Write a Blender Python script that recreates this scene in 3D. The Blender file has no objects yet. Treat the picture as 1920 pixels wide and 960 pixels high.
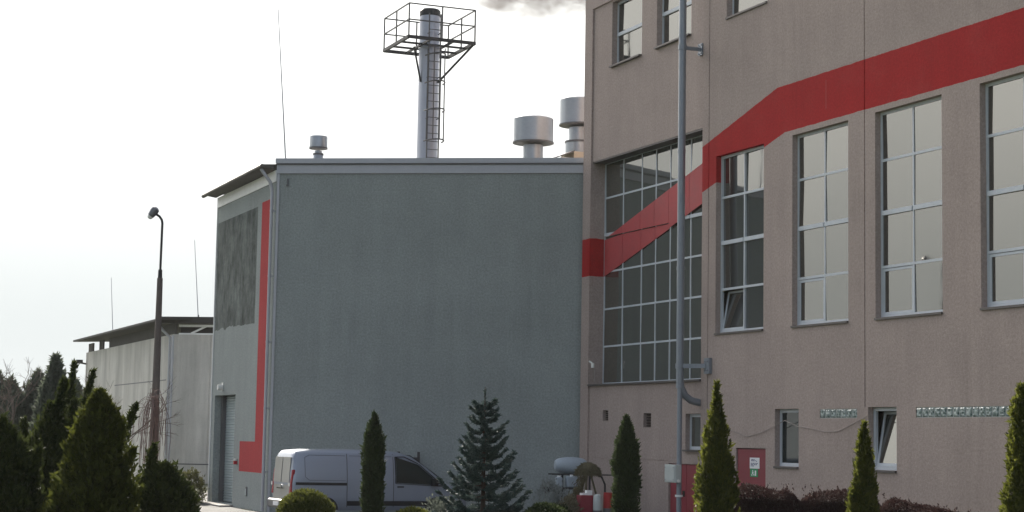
import bpy, math, random
import numpy as np
from mathutils import Matrix, Vector, noise

# ------------------------------------------------------------------ camera, world, sun
scene = bpy.context.scene
COL = scene.collection
R = math.radians
cam = bpy.data.cameras.new('camera')
cam.sensor_width = 36.0
cam.lens = 3402.0 / 1920.0 * 36.0
cam.clip_start = 0.5
cam.clip_end = 4000
cam_ob = bpy.data.objects.new('camera', cam)
COL.objects.link(cam_ob)
cam_ob.matrix_world = (Matrix.Translation((0, 0, 2.55)) @ Matrix.Rotation(R(90 + 5.76), 4, 'X')
                       @ Matrix.Rotation(R(1.0075), 4, 'Z'))
scene.camera = cam_ob

SUN_AZ, SUN_EL = 21.5, 30.0          # azimuth in degrees to the left of +Y
world = bpy.data.worlds.new('World')
scene.world = world
world.use_nodes = True
wn = world.node_tree.nodes
sky = wn.new('ShaderNodeTexSky')
sky.sky_type = 'NISHITA'
sky.sun_disc = False
sky.sun_elevation = R(SUN_EL)
sky.sun_rotation = R(-SUN_AZ)
sky.altitude = 100
sky.air_density = 0.9
sky.dust_density = 5.0
sky.ozone_density = 1.0
wn['Background'].inputs['Strength'].default_value = 0.10
wl = world.node_tree.links
hs = wn.new('ShaderNodeHueSaturation'); hs.inputs['Saturation'].default_value = .5      # thin high cloud greys the sky
wl.new(sky.outputs[0], hs.inputs['Color'])
tc = wn.new('ShaderNodeTexCoord'); sp = wn.new('ShaderNodeSeparateXYZ'); wl.new(tc.outputs['Generated'], sp.inputs[0])
def band(a, b):
    mr = wn.new('ShaderNodeMapRange'); mr.interpolation_type = 'SMOOTHSTEP'
    for k_, v_ in zip(('From Min', 'From Max', 'To Min', 'To Max'), (a, b, 0, 1)): mr.inputs[k_].default_value = v_
    wl.new(sp.outputs['Z'], mr.inputs['Value']); return mr.outputs[0]
hz = wn.new('ShaderNodeMix'); hz.data_type = 'RGBA'                                     # pale haze along the horizon, whiter above
wl.new(band(.04, .25), hz.inputs[0]); hz.inputs[6].default_value = (3.15, 3.32, 3.32, 1); hz.inputs[7].default_value = (6.2, 6.2, 6.0, 1)
hm = wn.new('ShaderNodeMix'); hm.data_type = 'RGBA'
dt = wn.new('ShaderNodeVectorMath'); dt.operation = 'DOT_PRODUCT'; wl.new(tc.outputs['Generated'], dt.inputs[0])
dt.inputs[1].default_value = (-math.sin(R(SUN_AZ)), math.cos(R(SUN_AZ)), 0)
fw_ = wn.new('ShaderNodeMapRange'); fw_.interpolation_type = 'SMOOTHSTEP'                # the haze glows on the sun's side only
for k_, v_ in zip(('From Min', 'From Max', 'To Min', 'To Max'), (-.1, .6, 1, 0)): fw_.inputs[k_].default_value = v_
wl.new(dt.outputs['Value'], fw_.inputs['Value'])
mxx = wn.new('ShaderNodeMath'); mxx.operation = 'MAXIMUM'; wl.new(band(.24, .42), mxx.inputs[0]); wl.new(fw_.outputs[0], mxx.inputs[1])
wl.new(mxx.outputs[0], hm.inputs[0]); wl.new(hz.outputs[2], hm.inputs[6]); wl.new(hs.outputs[0], hm.inputs[7])
wl.new(hm.outputs[2], wn['Background'].inputs['Color'])

S = Vector((-math.sin(R(SUN_AZ)) * math.cos(R(SUN_EL)), math.cos(R(SUN_AZ)) * math.cos(R(SUN_EL)), math.sin(R(SUN_EL))))
sun = bpy.data.lights.new('sun', 'SUN')
sun.energy = 4.0
sun.angle = R(0.6)
sun.color = (1.0, 0.93, 0.82)
sun_ob = bpy.data.objects.new('sun', sun)
COL.objects.link(sun_ob)
sun_ob.rotation_euler = S.to_track_quat('Z', 'Y').to_euler()
sun_ob.location = S * 200

vs = scene.view_settings
vs.view_transform = 'Standard'
vs.look = 'None'
vs.gamma = 1
vs.use_curve_mapping = False
vs.exposure = 1.38
scene.cycles.max_bounces = 6
scene.cycles.volume_step_rate = 2.0

# ------------------------------------------------------------------ helpers
def frame(x, y, z, rot_deg):
    return Matrix.Translation((x, y, z)) @ Matrix.Rotation(R(rot_deg), 4, 'Z')

class MB:
    """collects shapes and links them as one mesh object"""
    def __init__(self):
        self.v, self.f, self.s = [], [], []
    def add(self, vs_, fs_, smooth=False):
        n = len(self.v)
        self.v += [tuple(p) for p in vs_]
        for f in fs_:
            self.f.append(tuple(i + n for i in f)); self.s.append(smooth)
    def box(self, x0, x1, y0, y1, z0, z1):
        p = [(x0,y0,z0),(x1,y0,z0),(x1,y1,z0),(x0,y1,z0),(x0,y0,z1),(x1,y0,z1),(x1,y1,z1),(x0,y1,z1)]
        self.add(p, [(0,3,2,1),(4,5,6,7),(0,1,5,4),(1,2,6,5),(2,3,7,6),(3,0,4,7)])
    def bar(self, a, b, w, h=None, up=(0,0,1)):
        a, b = Vector(a), Vector(b); h = h or w
        d = (b - a).normalized(); u = Vector(up)
        if abs(d.dot(u)) > .98: u = Vector((0, 1, 0))
        s = d.cross(u).normalized(); t = s.cross(d)
        p = []
        for c in (a, b):
            for i, j in ((-1,-1),(1,-1),(1,1),(-1,1)):
                p.append(c + s * (w/2*i) + t * (h/2*j))
        self.add(p, [(3,2,1,0),(4,5,6,7),(0,1,5,4),(1,2,6,5),(2,3,7,6),(3,0,4,7)])
    def prism(self, poly, axis_a, axis_b):
        """poly: list of 3-D points, extruded by the vector axis_b - axis_a"""
        n = len(poly); d = Vector(axis_b) - Vector(axis_a)
        p = [Vector(q) for q in poly] + [Vector(q) + d for q in poly]
        fs_ = [tuple(range(n))[::-1], tuple(range(n, 2*n))]
        fs_ += [(i, (i+1) % n, n + (i+1) % n, n + i) for i in range(n)]
        self.add(p, fs_)
    def tube(self, pts, r, seg=10, caps=True, smooth=True):
        pts = [Vector(p) for p in pts]
        if not hasattr(r, '__len__'): r = [r] * len(pts)
        ring = []; prev = None
        for i, p in enumerate(pts):
            d = (pts[min(i+1, len(pts)-1)] - pts[max(i-1, 0)]).normalized()
            if prev is None:
                u = Vector((0,0,1)) if abs(d.z) < .9 else Vector((1,0,0))
                s = d.cross(u).normalized()
            else:
                s = (prev - d * prev.dot(d)).normalized()
            prev = s; t = d.cross(s)
            for k in range(seg):
                a = 2*math.pi*k/seg
                ring.append(p + (s*math.cos(a) + t*math.sin(a)) * r[i])
        fs_ = []
        for i in range(len(pts)-1):
            for k in range(seg):
                fs_.append((i*seg+k, i*seg+(k+1) % seg, (i+1)*seg+(k+1) % seg, (i+1)*seg+k))
        n = len(self.v)
        self.add(ring, fs_, smooth)
        if caps:
            self.f.append(tuple(n + k for k in range(seg))[::-1]); self.s.append(False)
            m = n + (len(pts)-1)*seg
            self.f.append(tuple(m + k for k in range(seg))); self.s.append(False)
    def lathe(self, prof, cx=0, cy=0, seg=24, smooth=True):
        """prof: (r, z) pairs bottom to top"""
        ring = []
        for r, z in prof:
            for k in range(seg):
                a = 2*math.pi*k/seg
                ring.append((cx + r*math.cos(a), cy + r*math.sin(a), z))
        fs_ = []
        for i in range(len(prof)-1):
            for k in range(seg):
                fs_.append((i*seg+k, i*seg+(k+1) % seg, (i+1)*seg+(k+1) % seg, (i+1)*seg+k))
        n = len(self.v)
        self.add(ring, fs_, smooth)
        self.f.append(tuple(n + k for k in range(seg))[::-1]); self.s.append(False)
        m = n + (len(prof)-1)*seg
        self.f.append(tuple(m + k for k in range(seg))); self.s.append(False)
    def build(self, name, mat, parent=None, loc=None, rotz=0, bevel=0, mat_local=None):
        me = bpy.data.meshes.new(name)
        me.from_pydata(self.v, [], self.f)
        me.polygons.foreach_set('use_smooth', self.s)
        me.update()
        if any(self.s): me.set_sharp_from_angle(angle=R(38))
        me.materials.append(mat)
        o = bpy.data.objects.new(name, me)
        COL.objects.link(o)
        if parent: o.parent = parent
        if mat_local is not None: o.matrix_local = mat_local
        if loc is not None: o.location = loc; o.rotation_euler = (0, 0, rotz)
        if bevel:
            b = o.modifiers.new('bevel', 'BEVEL'); b.width = bevel; b.segments = 2; b.limit_method = 'ANGLE'
        return o

def tag(o, label=None, cat=None, group=None, kind=None):
    if label: o['label'] = label
    if cat: o['category'] = cat
    if group: o['group'] = group
    if kind: o['kind'] = kind
    return o

def thing(name, label, cat, mat_world, group=None):
    o = bpy.data.objects.new(name, None)
    o.empty_display_size = .3
    COL.objects.link(o)
    o.matrix_world = mat_world
    return tag(o, label, cat, group)

def at(x, y, z=0, rot=0): return frame(x, y, z, rot)

def copy_thing(root, mat_world, label=None):
    r = root.copy(); COL.objects.link(r); r.matrix_world = mat_world
    if label: r['label'] = label
    for ch in list(root.children):
        c = ch.copy(); COL.objects.link(c); c.parent = r
        for g in list(ch.children):
            d = g.copy(); COL.objects.link(d); d.parent = c
    return r

# ------------------------------------------------------------------ materials
class NT:
    def __init__(self, name):
        self.m = bpy.data.materials.new(name); self.m.use_nodes = True
        self.t = self.m.node_tree; self.n = self.t.nodes; self.l = self.t.links
        self.b = self.n['Principled BSDF']; self.out = self.n['Material Output']
    def node(self, kind, **kw):
        o = self.n.new(kind)
        for k, v in kw.items(): setattr(o, k, v)
        return o
    def coord(self, which='Object'):
        if not hasattr(self, '_tc'): self._tc = self.node('ShaderNodeTexCoord')
        return self._tc.outputs[which]
    def mapping(self, scale=(1,1,1), vec=None):
        o = self.node('ShaderNodeMapping'); o.inputs['Scale'].default_value = scale
        self.l.new(vec or self.coord(), o.inputs['Vector']); return o.outputs[0]
    def noise(self, scale, detail=4, rough=.55, vec=None):
        o = self.node('ShaderNodeTexNoise'); o.inputs['Scale'].default_value = scale
        o.inputs['Detail'].default_value = detail; o.inputs['Roughness'].default_value = rough
        self.l.new(vec or self.coord(), o.inputs['Vector']); return o.outputs['Fac']
    def math(self, op, a, b=None, c=None, clamp=False):
        o = self.node('ShaderNodeMath', operation=op); o.use_clamp = clamp
        for i, x in enumerate((a, b, c)):
            if x is None: continue
            if isinstance(x, (int, float)): o.inputs[i].default_value = x
            else: self.l.new(x, o.inputs[i])
        return o.outputs[0]
    def maprange(self, x, a, b, c, d, smooth=False):
        o = self.node('ShaderNodeMapRange')
        if smooth: o.interpolation_type = 'SMOOTHSTEP'
        for k, v in zip(('From Min','From Max','To Min','To Max'), (a, b, c, d)): o.inputs[k].default_value = v
        self.l.new(x, o.inputs['Value']); return o.outputs[0]
    def mix(self, fac, a, b, blend='MIX'):
        o = self.node('ShaderNodeMix', data_type='RGBA', blend_type=blend)
        for k, v in ((0, fac), (6, a), (7, b)):
            if isinstance(v, (int, float)): o.inputs[k].default_value = v
            elif isinstance(v, tuple): o.inputs[k].default_value = (*v, 1) if len(v) == 3 else v
            else: self.l.new(v, o.inputs[k])
        return o.outputs[2]
    def color(self, c): self.l.new(c, self.b.inputs['Base Color'])
    def setc(self, c): self.b.inputs['Base Color'].default_value = (*c, 1)
    def rough(self, r):
        if isinstance(r, (int, float)): self.b.inputs['Roughness'].default_value = r
        else: self.l.new(r, self.b.inputs['Roughness'])
    def bump(self, h, strength=.3, dist=.02):
        o = self.node('ShaderNodeBump'); o.inputs['Strength'].default_value = strength
        o.inputs['Distance'].default_value = dist
        self.l.new(h, o.inputs['Height']); self.l.new(o.outputs[0], self.b.inputs['Normal'])
    def sep(self):
        o = self.node('ShaderNodeSeparateXYZ'); self.l.new(self.coord(), o.inputs[0]); return o.outputs

def plain(name, c, rough=.6, metal=0., var=.12, scale=3., spec=None, bump=0):
    t = NT(name)
    n = t.noise(scale, 5)
    n2 = t.noise(scale * 9, 3)
    v = t.math('ADD', t.maprange(n, .3, .7, 1 - var, 1 + var), t.maprange(n2, .3, .7, -var*.5, var*.5))
    cc = t.node('ShaderNodeCombineXYZ')
    for i in range(3): t.l.new(t.math('MULTIPLY', v, c[i]), cc.inputs[i])
    t.color(cc.outputs[0])
    t.rough(t.maprange(n, .3, .7, max(.02, rough - .08), min(1, rough + .08)))
    t.b.inputs['Metallic'].default_value = metal
    if spec is not None: t.b.inputs['Specular IOR Level'].default_value = spec
    if bump: t.bump(n2, bump, .01)
    return t.m

PINK = (.378, .310, .280); RED = (.36, .019, .020)
GREY = (.276, .305, .298)

def stucco_base(t, base, stain=.10):
    big = t.noise(.35, 4)
    streak = t.noise(1.0, 5, .6, t.mapping((2.2, 2.2, .12)))
    fine = t.noise(16, 3, .75)
    grain = t.noise(45, 2, .7)
    patch = t.noise(1.7, 6, .7)
    drip = t.noise(1.0, 6, .7, t.mapping((3.1, 3.1, .18)))
    where = t.maprange(t.noise(.42, 3), .48, .68, 0, 1, True)
    dr_ = t.math('SUBTRACT', 1.0, t.math('MULTIPLY', where, t.maprange(drip, .45, .72, 0, .17)))
    v = t.math('MULTIPLY', t.maprange(big, .3, .7, .93, 1.06), t.maprange(streak, .35, .75, 1.04, 1 - stain))
    v = t.math('MULTIPLY', v, dr_)
    v = t.math('MULTIPLY', v, t.maprange(fine, .3, .7, .82, 1.18))
    v = t.math('MULTIPLY', v, t.maprange(grain, .25, .75, .88, 1.12))
    v = t.math('MULTIPLY', v, t.maprange(patch, .3, .7, .95, 1.05))
    t.rough(.92)
    t.b.inputs['Specular IOR Level'].default_value = .2
    t.bump(t.math('ADD', fine, grain), .5, .012)
    return v

def scaled(t, col, v):
    o = t.node('ShaderNodeVectorMath', operation='SCALE')
    if isinstance(col, tuple): o.inputs[0].default_value = col
    else: t.l.new(col, o.inputs[0])
    t.l.new(v, o.inputs['Scale']); return o.outputs[0]

def mat_facade():
    t = NT('pink_stucco_with_red_stripe')
    v = stucco_base(t, PINK, .05)
    x, y, z = t.sep()
    up = t.math('MINIMUM', t.math('MULTIPLY_ADD', x, .247, 10.95 - .247*7.78), 11.95)
    lo = t.math('MINIMUM', t.math('MULTIPLY_ADD', x, .2385, 9.64 - .2385*7.78), 10.70)
    left = t.math('LESS_THAN', x, 1.0)
    up = t.math('ADD', t.math('MULTIPLY', left, 9.03), t.math('MULTIPLY', t.math('SUBTRACT', 1.0, left), up))
    lo = t.math('ADD', t.math('MULTIPLY', left, 7.81), t.math('MULTIPLY', t.math('SUBTRACT', 1.0, left), lo))
    zw = t.math('ADD', z, t.math('MULTIPLY_ADD', t.noise(3.5, 3), .05, -.025))
    m = t.math('MULTIPLY', t.math('LESS_THAN', zw, up), t.math('GREATER_THAN', zw, lo))
    scr = t.math('MULTIPLY', t.math('LESS_THAN', t.math('ABSOLUTE', t.math('SUBTRACT', x, 14.2)), .035),
                 t.math('MULTIPLY', t.math('GREATER_THAN', z, 11.0), t.math('LESS_THAN', z, 11.75)))
    fade = t.math('MAXIMUM', t.math('MULTIPLY', scr, .16), t.maprange(t.noise(.8, 5, .7), .5, .8, 0, .10))
    redc = t.mix(fade, RED, (.40, .20, .18))
    t.color(scaled(t, t.mix(m, PINK, redc), v))
    return t.m

def mat_grey_side():
    t = NT('grey_stucco_with_red_mark_and_dark_field')
    v = stucco_base(t, GREY, .05)
    x, y, z = t.sep()
    def rect(x0, x1, z0, z1):
        a = t.math('MULTIPLY', t.math('GREATER_THAN', x, x0), t.math('LESS_THAN', x, x1))
        b = t.math('MULTIPLY', t.math('GREATER_THAN', z, z0), t.math('LESS_THAN', z, z1))
        return t.math('MULTIPLY', a, b)
    m = t.math('MAXIMUM', rect(-1.8, -.5, 2.2, 10.5), rect(-3.85, -.5, 1.27, 2.31))
    wob = t.math('MULTIPLY_ADD', t.noise(1.6, 4), .4, -.2)
    wob2 = t.math('MULTIPLY_ADD', t.noise(3.1, 4), .3, -.15)
    zz = t.math('ADD', z, wob); xx = t.math('ADD', x, wob2)
    d = t.math('MULTIPLY', t.math('MULTIPLY', t.math('GREATER_THAN', xx, -8.1), t.math('LESS_THAN', x, -2.34)),
               t.math('MULTIPLY', t.math('GREATER_THAN', zz, 6.4), t.math('LESS_THAN', z, 10.42)))
    blot = t.noise(.9, 6, .75, t.mapping((1.0, 1.0, .7)))
    blot2 = t.noise(2.6, 6, .75, t.mapping((1.5, 1.5, .55)))
    bl = t.math('ADD', t.math('MULTIPLY', blot, .6), t.math('MULTIPLY', blot2, .4))
    dcol = t.mix(t.maprange(bl, .40, .64, 0, 1), (.038, .048, .044), (.20, .225, .215))
    c = t.mix(d, GREY, dcol)
    c = t.mix(m, c, (.40, .042, .046))
    t.color(scaled(t, c, v))
    return t.m

def mat_grey():
    t = NT('grey_stucco'); v = stucco_base(t, GREY, .03)
    t.color(scaled(t, GREY, v)); return t.m

def mat_concrete():
    t = NT('weathered_concrete_panels')
    s = t.noise(1.0, 7, .7, t.mapping((.55, .55, .06)))
    s2 = t.noise(.5, 5, .6)
    f = t.noise(14, 4, .7)
    v = t.math('MULTIPLY', t.maprange(s, .3, .7, .60, 1.25), t.maprange(s2, .3, .7, .9, 1.1))
    v = t.math('MULTIPLY', v, t.maprange(f, .3, .7, .92, 1.08))
    t.color(scaled(t, (.55, .53, .50), v)); t.rough(.9); t.bump(f, .3, .02)
    return t.m

def mat_glass(name, tint, ior=1.7, wav=.004):
    t = NT(name); t.setc(tint); t.rough(.02)
    t.b.inputs['IOR'].default_value = ior
    t.b.inputs['Specular Tint'].default_value = (1, .97, .90, 1)
    n = t.noise(.9, 2)
    t.bump(n, .03, wav * 10)
    d = t.noise(5, 5, .7, t.mapping((1, 1, .4)))
    t.rough(t.maprange(d, .35, .75, .015, .07))
    return t.m

def mat_foliage(name, dark, light, trans=.35):
    t = NT(name)
    geo = t.node('ShaderNodeNewGeometry')
    n = t.noise(2.3, 3)
    k = t.math('ADD', t.math('MULTIPLY', geo.outputs['Random Per Island'], .65), t.math('MULTIPLY', t.maprange(n, .3, .7, 0, 1), .35))
    c = t.mix(k, dark, light)
    t.color(c); t.rough(.7); t.b.inputs['Specular IOR Level'].default_value = .15
    tr = t.node('ShaderNodeBsdfTranslucent'); t.l.new(t.mix(.5, c, light), tr.inputs[0])
    mx = t.node('ShaderNodeMixShader'); mx.inputs[0].default_value = trans
    t.l.new(t.b.outputs[0], mx.inputs[1]); t.l.new(tr.outputs[0], mx.inputs[2])
    t.l.new(mx.outputs[0], t.out.inputs[0])
    return t.m

def flat(name, c, rough, metal=0.):
    t = NT(name); t.setc(c); t.rough(rough); t.b.inputs['Metallic'].default_value = metal
    t.b.inputs['Coat Weight'].default_value = .4; t.b.inputs['Coat Roughness'].default_value = .12
    return t.m

def mat_paint_white(name, c, rough=.5): return plain(name, c, rough, 0, .06, 2)

M = dict(
    facade=mat_facade(), grey=mat_grey(), grey_side=mat_grey_side(), concrete=mat_concrete(),
    frame=plain('white_window_frame', (.52, .56, .60), .45, 0, .05, 2),
    redboard=plain('red_painted_board', (.40, .05, .055), .6, 0, .12, 1.2),
    sill=plain('dark_metal_sill', (.10, .09, .085), .5, .3, .15, 4),
    glass=mat_glass('tall_window_glass', (.03, .032, .03), 2.9),
    glass_dim=mat_glass('stair_window_glass', (.062, .066, .058), 2.5),
    glass_dark=mat_glass('dark_window_glass', (.012, .02, .02), 1.5),
    trim=plain('grey_sheet_trim', (.40, .41, .44), .45, .2, .06, 1.5),
    trim_dark=plain('dark_sheet_trim', (.12, .12, .125), .5, .2, .1, 2),
    shade_panel=plain('dark_brown_panel', (.04, .037, .034), .8, 0, .2, 2),
    white=plain('white_board', (.80, .81, .80), .55, 0, .05, 2),
    eave=plain('brown_grey_eave', (.085, .078, .068), .6, .2, .15, 2),
    galv=plain('galvanised_steel', (.33, .355, .385), .36, .55, .08, 1.5),
    steel=plain('brushed_steel_flue', (.40, .42, .48), .42, .5, .07, 1.2),
    dark_steel=plain('dark_painted_steel', (.035, .035, .035), .55, .3, .2, 6),
    mid_steel=plain('grey_painted_steel', (.09, .09, .09), .5, .4, .1, 6),
    pipe=plain('pale_grey_pipe', (.24, .265, .30), .4, .25, .08, 3),
    boxgrey=plain('pale_grey_plastic', (.50, .54, .52), .5, 0, .06, 4),
    shutter=plain('grey_roller_shutter', (.34, .40, .41), .45, .2, .06, 2),
    black=plain('black_rubber', (.012, .012, .013), .6, 0, .2, 6),
    hole=plain('dark_vent_opening', (.03, .02, .018), .9, 0, .2, 6),
    door=plain('dark_red_door', (.27, .035, .05), .5, 0, .10, 3),
    door2=plain('dull_red_door', (.22, .03, .042), .5, 0, .10, 3),
    asphalt=plain('asphalt', (.045, .045, .045), .9, 0, .25, 1.2, bump=.4),
    paving=plain('concrete_paving', (.22, .21, .20), .9, 0, .2, 1.5, bump=.3),
    lawn=plain('lawn_soil', (.05, .06, .025), .95, 0, .35, .8, bump=.5),
    bark=plain('brown_bark', (.07, .05, .04), .9, 0, .3, 8),
    twig=plain('grey_twigs', (.13, .10, .08), .9, 0, .3, 6),
    redtwig=plain('reddish_twigs', (.17, .11, .10), .9, 0, .3, 6),
    vanpaint=flat('silver_blue_van_paint', (.30, .335, .40), .38, .3),
    vanrear=flat('beige_grey_van_paint', (.36, .35, .32), .4, .25),
    rim=plain('alloy_rim', (.4, .4, .42), .35, .9, .1, 4),
    redlamp=plain('red_tail_lens', (.35, .02, .03), .2, 0, .1, 4),
    lens=plain('white_lamp_lens', (.8, .8, .76), .25, 0, .05, 4),
    chrome=plain('chrome', (.75, .75, .72), .12, 1, .05, 4),
    sign_white=plain('white_notice', (.78, .78, .80), .5, 0, .03, 4),
    sign_green=plain('green_notice', (.02, .28, .10), .5, 0, .05, 4),
    ink=plain('blue_ink', (.10, .13, .22), .6, 0, .05, 4),
    barrier=plain('bright_red_plastic', (.36, .014, .014), .45, 0, .15, 4),
    tank=plain('pale_blue_grey_plastic', (.36, .42, .47), .4, 0, .08, 3),
    straw=plain('olive_thatch', (.13, .115, .065), .95, 0, .3, 7, bump=.6),
    wood=plain('dark_weathered_wood', (.06, .055, .055), .85, 0, .25, 5),
    lamp_grey=plain('grey_lamp_housing', (.16, .165, .18), .4, .5, .1, 5),
    pole_brown=plain('brown_grey_concrete_pole', (.12, .10, .09), .85, 0, .15, 4),
    roofing=plain('grey_bitumen_roof', (.11, .11, .11), .9, 0, .2, 1),
    beige=plain('beige_curb', (.50, .44, .34), .7, 0, .06, 3),
    rope=plain('pale_cable', (.30, .26, .24), .7, 0, .1, 6),
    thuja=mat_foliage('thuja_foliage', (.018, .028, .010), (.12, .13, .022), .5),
    thuja_shade=mat_foliage('shaded_thuja_foliage', (.012, .019, .008), (.075, .085, .016), .4),  # darker copy of the thuja leaves, shade put into the colour
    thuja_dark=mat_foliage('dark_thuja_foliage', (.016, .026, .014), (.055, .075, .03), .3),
    juniper=mat_foliage('juniper_foliage', (.010, .018, .008), (.05, .062, .016), .3),
    spruce=mat_foliage('spruce_needles', (.032, .052, .050), (.10, .135, .125), .15),
    cypress=mat_foliage('hazed_cypress_foliage', (.06, .075, .06), (.12, .14, .10), .3),  # leaves paled, the distance haze is put into their colour
    ball=mat_foliage('ball_thuja_foliage', (.03, .04, .010), (.12, .13, .03), .35),
    hedge=mat_foliage('barberry_foliage', (.024, .013, .014), (.066, .038, .034), .25),
    pale_leaf=mat_foliage('pale_grey_leaves', (.16, .18, .17), (.34, .37, .36), .25),
    sage=mat_foliage('grey_green_leaves', (.07, .085, .07), (.17, .19, .16), .25),
    dry=mat_foliage('dry_grass_blades', (.10, .09, .055), (.28, .25, .17), .3),
    drab=mat_foliage('drab_shrub_foliage', (.04, .045, .02), (.12, .12, .05), .3),
)

# ------------------------------------------------------------------ ground
def struct(mb, name, mat, **k): return tag(mb.build(name, mat, **k), kind='structure')
g = MB(); g.add([(-420,-120,-.004),(420,-120,-.004),(420,560,-.004),(-420,560,-.004)], [(0,1,2,3)])
struct(g, 'ground', M['lawn'])
g = MB(); g.add([(-16,46,0),(2,46,0),(3.5,53,0),(1.5,62,0),(-9,62,0),(-12,80,0),(-30,80,0),(-24,46,0)], [(0,1,2,3,4,5,6,7)])
struct(g, 'yard', M['asphalt'])
g = MB(); g.box(-24, 2, 45.85, 46.0, -.1, .12)
struct(g, 'kerb', M['paving'])

# ------------------------------------------------------------------ walls with openings
def wall(mb, x0, x1, z0, z1, holes, thick, ends=True):
    """front at y=0 facing -y; holes = (xa, xb, za, zb, depth, closed)"""
    xs = sorted({x0, x1, *[h[0] for h in holes], *[h[1] for h in holes]})
    zs = sorted({z0, z1, *[h[2] for h in holes], *[h[3] for h in holes]})
    xs = [x for x in xs if x0 <= x <= x1]; zs = [z for z in zs if z0 <= z <= z1]
    def hole_at(x, z):
        for i, h in enumerate(holes):
            if h[0] < x < h[1] and h[2] < z < h[3]: return i
        return -1
    for i in range(len(xs)-1):
        for j in range(len(zs)-1):
            a, b, c, d = xs[i], xs[i+1], zs[j], zs[j+1]
            if hole_at((a+b)/2, (c+d)/2) < 0:
                mb.add([(a,0,c),(b,0,c),(b,0,d),(a,0,d)], [(0,1,2,3)])
    for xa, xb, za, zb, dep, closed in holes:
        mb.add([(xa,0,za),(xa,dep,za),(xa,dep,zb),(xa,0,zb)], [(0,1,2,3)])
        mb.add([(xb,0,za),(xb,0,zb),(xb,dep,zb),(xb,dep,za)], [(0,1,2,3)])
        mb.add([(xa,0,zb),(xa,dep,zb),(xb,dep,zb),(xb,0,zb)], [(0,1,2,3)])
        mb.add([(xa,0,za),(xb,0,za),(xb,dep,za),(xa,dep,za)], [(0,1,2,3)])
        if closed:
            mb.add([(xa,dep,za),(xb,dep,za),(xb,dep,zb),(xa,dep,zb)], [(0,1,2,3)])
    if ends:
        mb.add([(x0,0,z0),(x0,0,z1),(x0,thick,z1),(x0,thick,z0)], [(0,1,2,3)])
        mb.add([(x1,0,z0),(x1,thick,z0),(x1,thick,z1),(x1,0,z1)], [(0,1,2,3)])
        mb.add([(x0,0,z1),(x1,0,z1),(x1,thick,z1),(x0,thick,z1)], [(0,1,2,3)])
        mb.add([(x0,thick,z0),(x0,thick,z1),(x1,thick,z1),(x1,thick,z0)], [(0,1,2,3)])

rng = random.Random(7)

def window(parent, x0, x1, z0, z1, y, cols, rows, glass, fw=.07, bw=.055, sill=True, skip=(), dy=0., heavy=(), sill_l=.0, name='window', yaw=0.):
    """frame bars standing on the plane y (frame front) with panes behind; cols/rows = inner bar positions"""
    m = MB(); d = .07
    m.box(x0, x0+fw, y, y+d, z0, z1); m.box(x1-fw, x1, y, y+d, z0, z1)
    m.box(x0+fw, x1-fw, y, y+d, z0, z0+fw); m.box(x0+fw, x1-fw, y, y+d, z1-fw, z1)
    xs = [x0] + list(cols) + [x1]; zs = [z0] + list(rows) + [z1]
    for c in cols: m.box(c-bw/2, c+bw/2, y+.004, y+d-.002, z0+fw, z1-fw)
    for r in rows:
        w = bw * (2.0 if r in heavy else 1.15)
        for i in range(len(xs)-1):
            a = xs[i] + (fw if i == 0 else bw/2); b = xs[i+1] - (fw if i == len(xs)-2 else bw/2)
            m.box(a, b, y + (-.03 if r in heavy else .002), y+d-.003, r-w/2, r+w/2)
    w = m.build(name, M['frame'], parent)
    p = MB()
    for i in range(len(xs)-1):
        for j in range(len(zs)-1):
            if (i, j) in skip: continue
            a, b, c, e = xs[i], xs[i+1], zs[j], zs[j+1]
            t1, t2 = rng.uniform(-.009, .009), rng.uniform(-.010, .010)
            yy = y + .022 + max(0, yaw*.6); k1 = t1 - yaw*(b-a)/2
            p.add([(a,yy-k1-t2,c),(b,yy+k1-t2,c),(b,yy+k1+t2,e),(a,yy-k1+t2,e)], [(0,1,2,3)])
    p.build('glass', M[glass], w)
    if sill:
        s = MB()
        s.box(x0 + sill_l, x1, -.05, y-.003, z0-.055, z0-.003)
        s.build('sill', M['sill'], w)
    return w

# ------------------------------------------------------------------ pink factory building
FA = frame(2.3922, 58.4023, 0, 22.73 - 90)
pink = thing('factory_building', 'pink stuccoed factory building with a red diagonal stripe and tall white framed windows', 'building', FA)
XR, ZT = 32.0, 17.9
BIG = (.30, 7.75, 4.32, 11.52)
tall = [(8.56,11.16),(12.60,15.21),(16.37,19.03),(20.42,23.06),(24.4,27.0),(28.2,30.8)]
upper = [(1.62,3.73),(4.72,6.92),(9.10,11.32),(12.9,15.1),(16.8,19.0),(20.7,22.9),(24.6,26.8),(28.4,30.6)]
ZL, ZH = 5.58, 10.56
holes = []
for a, b in tall: holes.append((a, b, ZL, ZH, .24, False))
for a, b in upper:
    if a > 8: holes.append((a, b, 14.42, 16.5, .30, False))
small = [(11.76,12.93,1.97,3.45),(16.05,17.22,1.97,3.46)]
for h in small: holes.append((*h, .22, False))
blocks = [(13.92,15.58,3.20,3.43),(17.98,21.9,3.20,3.44)]
for h in blocks: holes.append((*h, .03, False))
holes.append((9.74, 11.30, 0.0, 2.42, .10, False))
for x in (8.13, 15.92, 23.75): holes.append((x-.018, x+.018, 3.46 if x > 15 else .02, ZT-.02, .05, True))
bay = (.28, 7.75, 0.0, 16.56)
holes.append((*bay, .06, False))
w = MB(); wall(w, -.29, XR, 0, ZT, holes, 1.2)
w.build('facade_wall', M['facade'], pink)
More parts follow.
